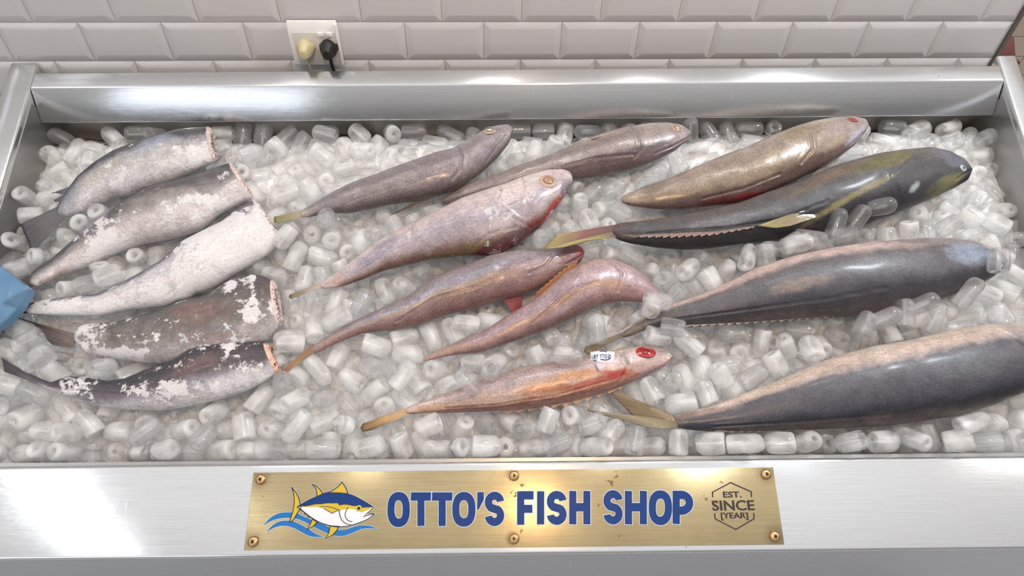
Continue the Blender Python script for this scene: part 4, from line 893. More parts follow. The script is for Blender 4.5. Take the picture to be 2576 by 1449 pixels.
r, i = fish('dark_fish', 'slate grey fish with bluish shining head, middle of the three dark fish', 'fish', G3, M_tail, h=-.016, ratio=.66, hends=(-.008, -.010), wob=.006,
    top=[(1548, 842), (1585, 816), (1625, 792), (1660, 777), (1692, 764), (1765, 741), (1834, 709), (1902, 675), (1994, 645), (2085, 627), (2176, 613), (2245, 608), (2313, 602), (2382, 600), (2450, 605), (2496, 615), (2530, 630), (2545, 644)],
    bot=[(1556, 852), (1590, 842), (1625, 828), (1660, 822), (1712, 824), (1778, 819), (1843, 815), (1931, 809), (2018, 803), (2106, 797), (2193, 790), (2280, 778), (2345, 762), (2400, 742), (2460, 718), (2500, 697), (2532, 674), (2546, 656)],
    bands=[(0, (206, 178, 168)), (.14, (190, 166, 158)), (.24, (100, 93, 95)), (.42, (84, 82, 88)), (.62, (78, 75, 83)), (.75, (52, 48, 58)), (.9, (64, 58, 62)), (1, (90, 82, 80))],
    blobs=[(2420, 648, 80, 34, 0, (138, 150, 170), .8), (2330, 618, 130, 16, 2, (104, 102, 108), .7), (2535, 650, 16, 16, 0, (64, 60, 62), .8), (1990, 735, 80, 16, 12, (138, 118, 108), .7), (2120, 760, 150, 9, 6, (58, 54, 60), .5), (2200, 690, 120, 24, 8, (108, 108, 112), .4), (1700, 790, 50, 10, 12, (88, 78, 76), .6), (1600, 826, 36, 12, 30, (104, 90, 74), .9)],  # first entry paints the cool highlight on the head into the skin colour
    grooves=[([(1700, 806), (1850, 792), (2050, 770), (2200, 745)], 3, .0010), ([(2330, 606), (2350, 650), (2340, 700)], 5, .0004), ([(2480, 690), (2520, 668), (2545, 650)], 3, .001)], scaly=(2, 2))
eye(i, r, 2512, 652, 8, (160, 160, 162), (60, 56, 60), sx=1.1)
fin('tail_fin', [(1549, 843), (1557, 853)], [(1474, 872), (1468, 884), (1478, 892)], -.022, -.014, (112, 96, 80), (126, 108, 74), r, 8, c_mid=(132, 116, 86))
fin('anal_fin', [(1712, 816), (1850, 806), (2000, 795), (2100, 786)], [(1700, 826), (1840, 818), (1990, 808), (2095, 800)], -.012, -.010, (90, 80, 78), (150, 130, 118), r, 18, jag=.75)
r, i = fish('dark_fish', 'largest navy grey dark fish with pale belly, its head beyond the right edge', 'fish', G3, M_tail, h=-.012, ratio=.62, hends=(-.010, -.006), wob=.005,
    top=[(1690, 1044), (1720, 1038), (1756, 1030), (1821, 1010), (1887, 984), (1953, 958), (2018, 930), (2106, 895), (2193, 872), (2280, 858), (2346, 842), (2412, 827), (2455, 820), (2520, 814), (2600, 812), (2680, 822), (2750, 845), (2800, 880)],
    bot=[(1690, 1072), (1756, 1082), (1843, 1086), (1974, 1082), (2106, 1078), (2237, 1071), (2324, 1058), (2412, 1045), (2499, 1019), (2576, 988), (2650, 960), (2720, 935), (2780, 912), (2805, 895)],
    bands=[(0, (206, 186, 172)), (.16, (196, 174, 160)), (.25, (150, 134, 130)), (.30, (82, 79, 86)), (.55, (78, 75, 85)), (.72, (66, 65, 76)), (.84, (40, 40, 50)), (.93, (72, 62, 62)), (1, (96, 84, 80))],
    blobs=[(2400, 930, 90, 40, 10, (96, 100, 104), .5), (1760, 1040, 90, 8, 10, (142, 118, 104), .7), (1770, 1066, 70, 12, 4, (30, 36, 58), .9), (1700, 1060, 24, 18, 0, (104, 86, 80), .7), (2540, 850, 60, 26, -20, (140, 132, 134), .5), (2380, 850, 80, 10, 10, (190, 172, 150), .6)],
    grooves=[([(2455, 825), (2500, 860), (2560, 910), (2540, 960)], 3, .0022), ([(2576, 830), (2620, 870), (2640, 920)], 4, .002), ([(1800, 1074), (2000, 1066), (2200, 1052), (2350, 1030)], 3, .001)], scaly=(2, 2))
eye(i, r, 2735, 865, 14, (180, 180, 176), (30, 30, 34), ring=(200, 200, 196), sx=1.1)
fin('tail_fin', [(1692, 1058), (1690, 1074)], [(1476, 1031), (1478, 1034), (1640, 1078)], -.018, -.012, (130, 112, 90), (112, 100, 86), r, 8, c_mid=(160, 144, 106))
fin('tail_fin', [(1692, 1046), (1692, 1060)], [(1530, 975), (1530, 985), (1600, 1054)], -.018, -.028, (130, 110, 92), (120, 96, 62), r, 8, c_mid=(130, 110, 72))
fin('pectoral_fin', [(2452, 838), (2462, 846)], [(2300, 880), (2310, 884), (2350, 882)], .018, .014, (104, 90, 70), (176, 158, 120), r, 6)
fin('anal_fin', [(1800, 1082), (1980, 1076), (2130, 1070), (2300, 1052)], [(1790, 1090), (1970, 1086), (2120, 1082), (2250, 1072)], -.012, -.012, (84, 74, 74), (130, 112, 100), r, 20, jag=.7)
# kind, place x v h in fifths of a millimetre, turn x y z in hundredths
ICE_POSES = [
0,-2885,267,-108,-6,67,37,1,2901,122,-49,-36,68,-28,2,-1476,110,-44,33,-65,-31,2,1785,110,44,24,46,39,5,-1105,127,-84,33,40,63,1,966,154,-50,-64,-42,-49,0,-1887,115,-78,-24,-22,69,0,-1721,497,-74,-43,81,13,
1,365,134,-87,-49,-10,-86,5,-4007,1005,-89,48,-53,-16,1,-3407,1569,-45,-64,-24,-73,1,-2155,305,-168,7,-70,-70,2,649,106,-51,-89,-29,33,2,3623,259,-40,28,66,43,1,-195,121,-38,32,63,32,3,2606,117,19,-95,-15,28,
1,2072,117,-22,46,-63,-37,1,2487,891,-103,-13,84,52,2,-1696,277,-76,52,-52,10,1,-3935,407,-193,14,94,30,1,3374,1125,-89,-10,-79,17,0,-3877,577,-158,7,68,-20,0,1352,443,-72,-70,-43,51,1,-3397,341,-141,-38,44,82,
3,-2435,215,-104,-7,-49,85,3,-3329,767,-71,8,-17,50,5,2474,1779,13,-61,8,-76,1,1534,117,-24,66,-48,-47,3,-875,137,-162,74,46,-10,0,1468,937,-98,-53,36,76,0,-1469,1171,-93,-15,-82,31,0,3117,147,-52,-2,-94,-24,
3,627,277,-31,86,21,-47,5,-1111,941,-103,43,69,17,2,-1595,753,-179,68,-19,59,1,-1332,686,-219,-54,-54,15,1,1228,1003,-113,32,77,17,5,-2319,120,-207,74,-38,-49,1,-1253,1305,-63,50,-39,27,0,-3875,859,-66,-61,-44,-64,
5,-2692,120,-75,37,19,81,0,-874,692,-82,-7,66,55,3,1304,140,-76,-42,-45,-60,5,-1136,574,-218,73,36,-57,0,-2058,537,-205,-68,21,-20,0,2022,677,-221,26,62,59,2,-3513,110,-158,17,98,1,1,2287,123,-4,-6,2,0,
3,-658,285,-97,-26,-73,41,1,-387,1122,-88,-51,-2,86,5,735,1162,-216,-83,9,53,5,-2415,427,-217,-72,62,11,0,2148,978,-258,80,36,-24,1,-1824,962,-75,-53,-10,84,2,-1895,1795,-198,-53,15,-24,5,-3168,284,-219,-69,-35,56,
1,1132,556,-114,-39,-63,-38,0,-4273,1666,-118,23,-19,53,5,4146,1398,-230,53,-46,-69,3,1709,666,-89,-33,-33,-12,0,-678,1054,-260,35,-62,70,1,2911,1878,-62,-70,-20,69,1,1192,1259,-30,-56,66,21,3,-3557,265,-156,-11,-9,87,
0,170,115,-223,-58,-8,81,5,-2447,2861,-231,20,57,38,3,284,313,-71,58,-48,19,1,-1980,1933,-99,-47,-62,63,1,3976,2038,-205,-49,-8,-81,1,2216,770,-188,75,31,10,1,-1158,774,-132,17,-91,-28,0,3697,115,-73,-81,-42,36,
0,1055,1734,-129,28,-39,-72,3,1565,522,-76,-62,33,49,3,3429,117,26,-30,35,-51,1,953,2378,-92,-7,68,31,2,3217,1067,-198,-58,50,48,4,-3351,112,-213,-34,61,62,0,-2052,2393,-153,33,-51,-3,0,-129,802,-171,-82,46,-6,
0,-1458,898,-248,-53,54,30,1,4440,2075,-235,33,-65,-61,0,-871,884,-177,-25,-35,69,5,-1406,2897,-235,26,-76,-37,2,-589,110,-155,-18,-36,42,1,-3639,1505,-94,41,-72,-29,1,2323,932,-194,3,-33,-68,1,-1777,3083,-245,-62,-22,63,
3,-1675,1339,-118,-19,-3,-64,3,1886,1044,-199,12,77,19,2,2072,1710,-96,-75,-39,-43,1,-215,318,-201,39,-9,84,0,-1345,486,-238,-62,-54,1,1,-1667,1113,-166,-59,56,51,0,2780,1019,-231,-49,-82,-27,3,1549,1610,-131,-80,-24,-49,
4,-420,114,-98,-83,-42,32,1,-1848,606,-98,85,-47,2,4,-1343,304,-126,-46,-9,79,0,-3679,117,-166,98,14,11,0,-1670,1791,-235,-28,72,-36,0,2171,3139,-379,-34,-62,-51,0,-512,632,-229,-37,-33,86,0,-1512,345,-222,58,48,64,
3,4604,2990,-268,61,5,-71,0,-4414,1950,-200,-97,17,16,3,-635,758,-188,1,-18,39,5,-3900,3150,-374,-62,34,69,2,-3655,465,-251,29,-66,-65,3,4219,2131,-216,62,23,27,1,-1527,515,-163,-22,16,-95,3,-1558,2701,-237,23,-60,2,
1,-4391,3145,-373,29,65,-8,0,-3882,115,-226,-78,-12,61,0,-1771,2853,-262,81,20,40,4,109,264,-137,-31,-12,94,2,1812,2955,-384,-68,-20,71,3,1737,1526,-147,-58,-21,12,0,-1088,1455,-228,54,30,-6,0,-405,256,-197,84,43,-29,
0,2310,1793,-136,14,-47,-3,3,-2227,2958,-279,71,-55,44,0,-775,1606,-167,30,12,-70,5,1981,3143,-374,-29,-64,-48,5,-1834,2438,-212,55,-43,67,0,-905,1039,-228,55,63,48,1,988,1250,-373,40,-58,20,3,-2610,284,-167,87,-9,-48,
1,3635,1122,-206,-31,-19,-43,1,-778,667,-234,2,-76,-53,3,4224,1180,-209,4,66,-71,1,-4428,2929,-345,0,0,45,0,1096,111,-151,0,39,0,1,-922,1477,-164,-19,-4,95,3,4034,1203,-293,10,28,36,1,4386,1436,-289,-74,-42,11,
5,-3754,288,-221,20,57,20,3,1000,2162,-141,-18,63,-59,3,-3806,769,-210,-27,-20,7,0,-2056,111,-201,-57,42,-57,5,-1600,1977,-220,-32,88,35,0,-2357,2419,-218,-47,59,-66,1,1598,752,-215,-60,-29,-28,5,-2085,1630,-251,0,50,-30,
4,1293,604,-48,100,4,0,4,-4122,1786,-133,-3,96,16,1,-2042,3054,-373,53,47,-65,1,-2626,3160,-373,0,-71,71,0,-713,3044,-364,38,51,22,5,4297,2986,-332,-9,-95,1,1,1318,1519,-98,-91,-29,-21,1,710,2061,-113,47,-23,53,
2,-581,3158,-384,-69,-16,53,3,-307,820,-219,56,7,79,3,4324,2308,-244,-72,-15,-56,5,3819,3178,-374,65,28,61,1,-1933,269,-178,0,-1,99,1,-1960,1405,-373,33,62,-51,2,2394,3195,-384,-70,11,-70,0,-1814,1567,-232,46,-39,47,
3,797,224,-111,-65,-44,-60,1,340,3184,-373,32,-63,-32,1,3284,149,-111,46,-56,59,1,2464,1070,-219,-71,-9,67,3,-4432,2401,-195,-99,16,0,0,-1279,170,-241,-71,-47,-26,5,286,1894,-72,30,11,-75,1,4623,2245,-336,0,-21,98,
2,-4234,2998,-384,-63,32,11,0,2944,937,-206,93,20,0,0,506,370,-182,57,79,19,3,-980,3015,-377,70,9,69,3,-1187,1969,-120,16,-24,26,0,1430,660,-184,-55,-22,8,1,-4107,648,-79,-4,-49,-18,0,1891,1593,-173,-7,-15,-81,
0,642,2238,-195,70,-65,19,0,-4166,1131,-208,-70,-17,56,1,-2424,3160,-373,67,22,-22,3,4373,3176,-377,-23,67,1,0,-934,3190,-379,70,11,70,1,4539,1891,-199,17,-37,3,0,1403,1366,-164,91,-16,-23,4,335,1036,-250,30,-36,-4,
3,-2557,117,-217,71,36,54,0,3583,1941,-185,89,10,6,4,-3016,114,-220,70,-11,-70,0,232,2846,-231,16,-56,67,0,3912,2990,-334,34,88,-21,3,-1023,425,-206,-25,93,-27,3,420,874,-242,81,43,-38,1,-1782,2004,-205,-1,29,-74,
0,3695,3023,-379,-57,42,-67,3,-25,342,-236,-83,-21,35,0,4596,2492,-379,-54,45,65,1,-1328,1916,-208,-4,71,-69,0,-880,513,-230,-13,-71,-39,4,-3315,1802,-227,100,-3,0,3,-4369,2237,-233,-77,26,-50,0,-1776,717,-225,62,-33,70,
0,4577,2854,-379,-25,-66,39,5,-1685,120,-205,-8,49,-14,2,-4239,2437,-250,13,-42,61,1,1804,771,-226,-47,-57,49,2,-4380,2751,-384,70,12,-63,1,-2818,3023,-373,-53,47,-47,0,225,839,-242,15,82,-44,2,-1521,1354,-235,6,-76,58,
2,763,3147,-339,46,18,-87,5,553,3143,-374,12,70,70,5,-1149,3149,-336,-70,61,35,1,-1465,3150,-373,70,6,46,1,-1391,2795,-373,9,70,14,0,2446,115,-157,-45,-89,2,3,3069,1036,-260,40,78,-30,1,-3217,121,-337,12,6,88,
1,-1910,2813,-373,-44,55,-71,5,1787,3155,-330,-28,5,41,2,-2161,2817,-384,29,65,65,2,4509,1538,-231,33,61,-15,3,3741,2153,-216,28,-18,-71,2,-3702,855,-332,-65,-64,18,3,-2376,2672,-373,-47,52,-42,0,-1145,307,-216,68,23,29,
1,4096,1898,-182,0,37,40,0,-1644,1559,-212,52,-58,51,3,701,985,-228,-56,69,-31,5,732,1856,-215,-16,-53,83,5,-497,1100,-224,-22,-66,-48,0,1724,1734,-226,-18,-27,72,5,-2135,2182,-234,-76,-3,-35,0,3855,115,-210,-46,-46,53,
5,416,2955,-334,92,25,-26,1,-3967,2810,-252,-34,-70,-45,1,-3652,3184,-373,70,11,70,5,1976,927,-333,-84,44,-5,3,-3852,2117,-201,71,-70,-8,3,-50,118,-205,0,0,-71,2,3272,2827,-252,62,-24,-63,1,1666,2760,-342,16,94,24,
3,3874,273,-166,-77,36,-45,1,1783,908,-343,81,-49,31,3,773,2402,-215,49,50,71,4,-1951,850,-166,-64,-4,28,1,-4425,1477,-181,-84,-44,-16,1,4068,3164,-373,38,60,60,5,1451,2676,-335,26,96,0,1,-1911,2245,-218,-46,8,73,
1,-1042,2076,-217,-30,34,85,1,-3967,1981,-213,-2,54,-53,0,4087,1341,-379,6,70,-28,2,-2860,3188,-384,-47,-53,52,2,-1174,2850,-384,70,-10,-10,5,-186,1174,-234,-42,-43,53,1,-1867,1217,-345,0,0,-60,0,-1501,1897,-333,-58,75,33,
1,-4023,3001,-373,66,-25,71,0,-2334,309,-323,19,4,-15,0,-3145,1772,-243,6,77,-62,1,-1893,495,-262,-39,-76,-50,1,3425,1911,-242,71,3,0,1,-1300,3007,-373,26,-66,45,0,4212,2421,-379,34,62,-13,1,-4358,2570,-337,-25,-2,94,
1,-3173,761,-246,37,75,50,1,-33,935,-339,77,-59,-13,3,-3708,2215,-195,-90,-44,0,1,-1588,2991,-373,54,-46,65,3,-3304,474,-256,-61,53,34,2,885,2271,-245,57,65,48,1,4438,2647,-341,-47,83,21,4,-2856,114,-218,-70,-11,70,
1,-1449,145,-206,66,-24,24,0,-1728,2638,-334,-40,85,33,4,-2529,2675,-255,-67,-67,9,3,4068,133,-253,-57,-41,-41,0,-931,277,-327,-95,31,4,3,865,117,-223,-13,-83,8,3,1469,1824,-348,24,8,-64,3,3163,1917,-160,68,61,40,
3,-2041,2701,-349,-12,-4,-86,2,4515,3059,-384,3,71,56,0,-535,1766,-379,12,-70,-49,0,-1018,781,-227,-84,17,35,2,3724,1267,-260,-77,-15,47,5,-3808,1508,-213,-19,93,14,4,4634,2697,-380,0,0,14,1,-2066,2545,-270,14,-32,-78,
3,4094,2982,-358,98,21,0,5,-4231,970,-207,39,-59,-58,0,-1660,2164,-343,-50,7,40,5,-4173,2647,-368,61,-44,63,0,4190,275,-221,-61,-47,17,5,769,447,-374,41,58,-21,3,468,114,-224,52,-72,-27,5,1606,1417,-215,-4,84,-48,
2,84,3195,-384,63,-32,-63,1,-4027,1296,-372,17,69,-41,4,2616,3180,-380,-99,13,0,1,-2256,1738,-343,-18,93,-4,0,1144,1142,-253,66,22,21,3,-98,2730,-296,34,-35,58,3,-2975,378,-229,35,-86,-36,2,-2208,3138,-384,39,-59,18,
0,-724,163,-257,13,-60,-76,5,1215,1655,-278,3,45,-25,0,3774,1936,-235,58,41,-42,2,-2369,2901,-384,48,52,-62,3,4133,2264,-376,-51,-49,9,0,-4150,241,-328,26,-27,89,0,4313,1829,-220,-44,-54,-50,1,2385,3014,-373,-26,66,-38,
0,2471,760,-228,10,77,15,0,1360,904,-251,26,44,-35,5,1851,530,-225,78,-4,34,0,-1138,2189,-327,20,-20,-95,3,-4281,1366,-256,35,22,-59,5,-2070,1823,-371,38,59,-29,4,-3883,979,-376,38,60,-63,2,-630,323,-259,-62,45,61,
0,107,2835,-336,36,84,36,3,-1455,2081,-358,0,0,-93,4,2712,1842,-132,-13,1,-25,2,3867,1073,-230,-14,69,-8,2,-4434,1726,-195,1,51,-86,2,1030,546,-253,14,-73,-65,2,1326,2497,-236,69,-17,-62,1,-3787,435,-373,-19,-68,-39,
5,-1009,2798,-335,91,26,32,1,479,2341,-246,10,53,-69,1,-3953,286,-373,69,14,70,5,2632,948,-270,-63,69,26,1,579,2023,-237,63,-41,65,0,-1882,1046,-209,-56,-20,80,1,-3447,3141,-341,-85,43,-1,2,-9,2944,-384,59,-39,3,
3,348,2034,-219,-44,16,-57,4,3490,111,-136,-21,66,68,5,4442,2415,-368,19,-72,-65,5,-4153,369,-220,69,18,67,1,2064,774,-373,-1,-71,21,0,1741,116,-202,-24,-46,39,3,1420,115,-215,95,-3,-30,4,604,2480,-252,38,-80,-45,
1,499,1229,-373,67,-23,20,0,4470,1723,-328,-25,-16,-61,0,-1589,2453,-230,-56,59,-9,0,-4123,536,-257,-70,-35,57,1,931,1776,-244,24,84,7,4,-1027,114,-231,8,51,13,3,4011,2147,-348,1,-28,-92,2,-1466,1620,-221,63,-56,49,
5,-1741,345,-220,73,-25,1,0,-2816,270,-278,69,-54,-40,1,2647,121,-170,-73,-12,66,2,2990,1155,-384,-70,7,-7,1,238,963,-373,-70,-13,51,0,-3582,1621,-205,82,45,-21,0,3437,2097,-379,62,33,-70,0,2144,1115,-379,65,-28,-28,
0,640,1029,-379,32,-63,50,5,-3558,1748,-328,-24,16,-19,4,1080,956,-252,-32,-71,57,3,96,817,-350,17,-23,31,3,-3955,927,-230,-74,-39,45,4,-1516,2252,-380,63,77,0,3,-2694,350,-377,-16,69,-69,4,-434,792,-380,-67,-21,57,
3,862,1052,-355,88,21,43,0,3176,165,-240,56,41,-42,3,454,1012,-376,-71,3,-4,5,3974,411,-286,-3,51,-59,0,-1388,827,-379,-60,38,4,5,2039,1879,-330,-28,8,-96,0,1383,2203,-379,-36,61,-61,0,-3967,1409,-252,5,-66,-54,
4,1301,1782,-373,12,93,25,0,-1826,2993,-379,-38,59,-59,1,1003,3145,-373,-70,-12,12,3,224,3019,-377,67,24,58,3,-4078,114,-141,-59,-78,13,2,-3263,358,-384,-20,-68,68,0,1119,2253,-379,-62,34,-64,0,-528,347,-379,64,-30,52,
4,-2828,486,-380,-68,-20,20,0,-2409,560,-379,-20,68,-43,2,1438,1563,-255,66,-27,17,1,-248,121,-211,-50,50,-50,2,-2777,2798,-384,-18,-68,68,1,872,1395,-373,-68,-20,-58,3,3412,1003,-243,85,17,23,1,2650,1164,-338,-8,-27,-91,
3,-699,2240,-277,64,50,57,3,-3611,1210,-377,69,13,70,5,4242,474,-203,27,29,66,4,-1358,2292,-380,0,0,74,5,3200,1142,-374,16,69,6,4,1881,114,-94,-61,61,-37,1,3645,2857,-345,0,0,99,2,2430,1099,-384,-6,-70,-28,
0,351,317,-222,-71,24,36,3,3652,321,-245,-21,23,-94,0,460,2238,-379,66,-26,71,2,1295,2594,-384,54,45,5,0,3376,164,-251,58,45,-38,0,-1325,1041,-379,-61,36,-65,3,-210,1323,-357,0,0,-90,1,2107,117,-232,0,-88,0,
1,-849,2105,-235,-23,-43,-31,3,-4218,1220,-377,55,44,-39,5,1261,626,-214,-70,-13,13,4,1059,1063,-380,-62,-34,-69,5,1220,229,-214,-55,59,-58,0,-4186,492,-103,-30,-72,10,3,2831,1201,-353,-19,-98,6,4,-316,675,-317,-44,-87,-11,
0,-3801,1354,-379,-44,-55,-59,0,-1168,967,-259,58,8,-77,0,3915,2341,-379,39,59,59,1,-352,3079,-373,59,39,-44,1,4478,1195,-296,22,46,12,2,1602,515,-235,2,-71,23,5,-3840,1141,-370,-44,-55,39,0,955,487,-379,44,55,-25,
0,-1552,930,-379,71,-4,-4,5,686,320,-212,63,-34,0,4,1587,952,-242,-13,52,-20,5,-830,2313,-374,25,66,66,3,857,2047,-203,-22,13,-88,1,932,2507,-260,41,-81,-41,0,-3334,1607,-215,-27,67,9,3,1619,1047,-377,14,69,-35,
4,-2217,458,-372,90,41,-7,4,2847,114,-208,70,-70,-7,4,3709,2259,-380,60,-38,-66,4,-1956,1609,-380,0,0,1,3,-1591,719,-357,-7,-100,0,1,1073,2608,-345,0,0,-47,3,-3417,164,-377,3,71,55,3,-536,939,-377,61,35,-69,
0,-4217,2172,-379,-29,-65,35,1,4336,2808,-338,28,-3,-63,0,-2027,2023,-234,64,37,-65,0,-3435,377,-340,-41,-78,-47,4,3010,110,-231,-25,76,-19,3,-4127,781,-196,-71,-3,-64,4,-1161,1608,-380,-60,-38,38,4,-1332,1603,-380,7,-70,-15,
0,-896,115,-379,-11,-70,11,1,4628,1693,-210,69,-35,29,3,-2275,133,-377,57,42,-42,0,-1613,308,-379,71,1,-67,5,-1832,157,-374,71,-4,-45,2,45,337,-384,-31,-63,-70,1,4625,2032,-352,43,-71,48,4,1997,1715,-247,-48,-14,-72,
2,-3118,2035,-384,66,25,-71,1,-2057,524,-373,55,-45,66,3,-4160,1469,-377,-71,-2,44,3,-1286,2124,-377,-52,48,64,3,3475,3113,-377,-41,58,21,0,4123,115,-94,13,80,9,5,1144,117,-370,-71,1,-71,5,-2174,2402,-327,19,6,79,
3,-4123,1664,-349,24,3,-48,3,1583,2301,-377,51,-49,33,0,-1036,2421,-379,45,54,-26,1,3847,1312,-373,19,68,-39,0,-2837,122,-379,-63,-32,63,2,-724,286,-384,9,-70,-52,0,1764,1210,-379,-55,44,-3,1,-1376,1443,-341,-43,18,-77,
1,2251,1668,-241,-18,-53,29,0,1880,1727,-379,-49,51,62,1,2258,135,-343,90,-24,-28,0,-867,1721,-379,46,-54,-17,3,-1837,2113,-377,-46,54,27,0,-1380,1255,-216,75,35,-32,2,61,111,-384,50,-50,-50,4,-3609,110,-370,19,59,24,
3,-2161,295,-357,99,10,0,1,-327,1859,-373,55,-44,-4,5,2794,881,-328,25,11,-48,5,4583,1348,-337,72,-57,-26,5,3467,2874,-374,-23,67,68,4,-4021,110,-380,-71,0,0,3,-1402,118,-377,63,32,63,2,4571,1533,-384,-3,71,25,
0,-1801,3187,-379,13,70,9,5,1528,2875,-374,26,-66,45,0,2500,114,-375,-42,57,-39,3,1660,1880,-377,-38,60,-26,2,1349,170,-384,0,71,71,1,-509,121,-373,11,70,11,3,-1888,2585,-377,-64,31,51,1,-1512,531,-373,-70,-13,-31,
3,-1974,298,-376,-29,64,-34,5,-3934,788,-333,32,89,27,0,-608,1169,-379,47,53,-28,3,-3433,1390,-377,53,47,47,3,1205,461,-354,-93,14,-33,0,4261,333,-379,-54,45,38,4,-3559,505,-373,-18,92,17,1,-1722,1890,-371,-49,53,-51,
5,-382,1190,-374,25,-66,44,1,343,153,-373,-27,-65,-69,5,1892,1097,-371,-70,10,-39,3,-2447,133,-374,66,-26,26,1,2274,797,-373,63,-32,50,2,-744,954,-384,-30,-64,-48,1,-2510,330,-338,15,-24,73,4,673,110,-256,-45,0,-90,
5,-1518,2606,-374,6,70,16,0,1121,1866,-377,62,-36,-35,4,-1210,1288,-243,-82,18,-52,3,-1913,872,-353,60,-74,10,3,-1104,1767,-370,42,51,16,3,-3904,1717,-357,-86,-51,0,5,-335,318,-374,-69,16,27,4,-4303,1993,-380,0,0,24,
2,-4047,445,-384,15,-69,-8,1,-2639,576,-373,-62,33,10,3,-2620,139,-377,71,0,0,4,3469,1199,-229,-53,16,-80,2,556,842,-319,6,28,39,1,1028,1952,-258,62,-53,-40,1,-4125,2305,-267,-10,-44,80,0,1333,2869,-379,-70,13,-13,
1,-4120,1972,-373,69,-17,-17,1,-3439,1933,-373,40,58,58,3,-2077,1156,-377,70,7,-65,5,1545,139,-332,78,-56,-14,1,2529,1808,-186,-4,12,-71,4,-154,284,-380,62,-34,-64,2,-4071,2790,-384,0,71,-57,3,-1680,565,-350,-98,0,11,
1,3644,2068,-335,31,2,-73,3,4221,118,-357,0,0,-99,0,-970,485,-376,-53,47,-71,1,-1738,851,-373,55,-45,38,5,-1097,675,-374,-60,37,-37,3,-826,584,-377,-30,64,-64,3,-1603,1434,-377,71,-4,-68,4,3964,112,-380,-42,57,57,
4,-1865,1746,-380,50,-50,-70,4,-3241,1363,-380,0,-71,-57,4,72,1075,-380,41,57,-71,3,3590,136,-265,-65,-19,-24,3,-4412,1288,-377,70,-11,-70,0,198,281,-330,0,0,95,3,541,146,-377,-63,-32,-11,0,-980,990,-376,-40,-58,-63,
3,225,455,-358,0,0,-91,1,1121,651,-373,54,-46,66,2,-3426,773,-242,63,-26,-25,3,-1607,118,-377,50,-50,-50,4,1713,110,-371,-98,0,20,2,-3901,2360,-384,-70,11,-50,1,4300,1265,-373,-70,11,-11,3,3267,140,-377,-42,-57,-58,
4,-2192,2582,-373,0,94,-10,1,-251,873,-373,46,-54,-70,1,-1146,153,-373,10,70,51,4,-239,2673,-380,67,22,71,4,-4272,1573,-267,-93,-4,21,0,-641,711,-379,58,-40,-67,3,-3911,609,-353,-52,79,-4,3,-635,534,-358,-48,88,0,
2,3799,1097,-384,-24,-66,-44,2,1346,407,-255,74,40,-50,1,224,1964,-373,-52,48,-69,2,4028,273,-384,70,-11,-70,3,-4046,1820,-280,13,50,85,1,1183,3155,-338,29,1,4,0,-1688,1243,-334,53,-78,34,0,1112,1469,-379,-5,71,60,
0,3470,243,-379,-71,-2,2,0,-210,115,-379,-70,11,-70,2,-1080,1176,-384,54,-45,-5,0,-2383,2453,-379,-1,-71,56,0,2471,889,-379,-6,-70,-27,1,-2172,950,-373,53,47,69,0,620,351,-379,21,-68,-68,1,4430,1909,-373,31,64,64,
0,-1161,365,-379,-62,-35,-69,4,833,2638,-380,66,25,25,0,4630,1779,-379,67,22,-22,1,2155,1747,-373,-63,32,-32,3,1924,115,-357,0,0,-56,3,-615,2413,-377,-36,-61,61,2,1372,1979,-384,24,-66,2,3,-2777,2205,-377,-42,-57,-57,
2,786,175,-384,62,33,-49,5,-1882,668,-374,18,68,4,4,-3047,114,-380,-32,63,-32,0,-3620,994,-379,-60,37,69,0,4287,2085,-379,69,-14,62,0,-1284,580,-379,-27,-65,-46,4,1474,938,-380,37,60,-70,0,852,1894,-379,69,17,-27,
3,-2545,2966,-377,-71,-3,-66,4,-754,2884,-380,-23,67,-40,2,-3723,2510,-384,70,-11,63,1,86,1841,-345,0,0,3,0,-3064,285,-379,-8,-70,14,3,-1712,1052,-349,-21,23,-71,3,-2611,2756,-377,38,60,-71,0,-1221,2387,-379,67,23,23,
4,969,273,-380,0,0,-43,3,-2173,1495,-377,-53,47,-47,3,1455,740,-354,50,12,-73,1,-3040,486,-373,36,61,61,3,1634,827,-377,19,-68,-68,2,-1795,1464,-376,-69,-30,-14,0,2620,285,-379,-64,31,-62,0,3034,1949,-257,38,29,-87,
4,-3614,317,-380,69,-14,-70,4,2277,1002,-380,-59,-81,0,1,1549,1503,-373,-48,-52,-62,1,-885,788,-373,27,-65,5,1,-2072,124,-373,70,-11,-70,0,-1826,2359,-379,-34,62,70,1,-3956,1547,-373,4,-71,-18,1,3765,137,-373,-70,-11,70,
1,1731,1588,-337,14,-6,22,1,1572,598,-373,-21,-68,43,4,422,346,-380,-44,55,-55,4,4115,474,-372,-86,38,-25,5,1767,2391,-374,-19,68,-68,1,1087,2426,-337,-5,27,-28,4,-2575,2295,-380,52,-48,35,0,-4396,1066,-379,-65,-27,-54,
1,-4076,1048,-373,55,45,4,1,4166,1496,-373,53,-46,-69,2,-4437,1065,-218,-71,8,8,4,789,1208,-380,0,0,-73,4,1941,559,-380,0,0,53,0,-3781,165,-379,-44,55,25,1,-3227,939,-373,-70,-12,-32,0,-1194,815,-347,-85,13,-35,
0,3228,2023,-336,69,-59,-42,0,3090,168,-379,71,3,3,3,-4432,2123,-351,-42,-83,-32,3,-1791,409,-375,-70,7,-50,4,939,114,-380,-71,71,0,3,1278,783,-377,59,-39,3,3,-4102,672,-354,90,30,10,0,518,541,-379,70,10,-64,
4,-4270,433,-380,-68,18,25,4,1210,1308,-380,63,-31,70,3,2714,122,-357,-89,-45,0,4,-3303,747,-373,53,-78,-13,1,3822,2827,-345,0,0,81,1,-1143,1390,-373,60,-38,69,2,1312,1108,-384,-70,8,64,1,-985,1504,-373,43,56,-23,
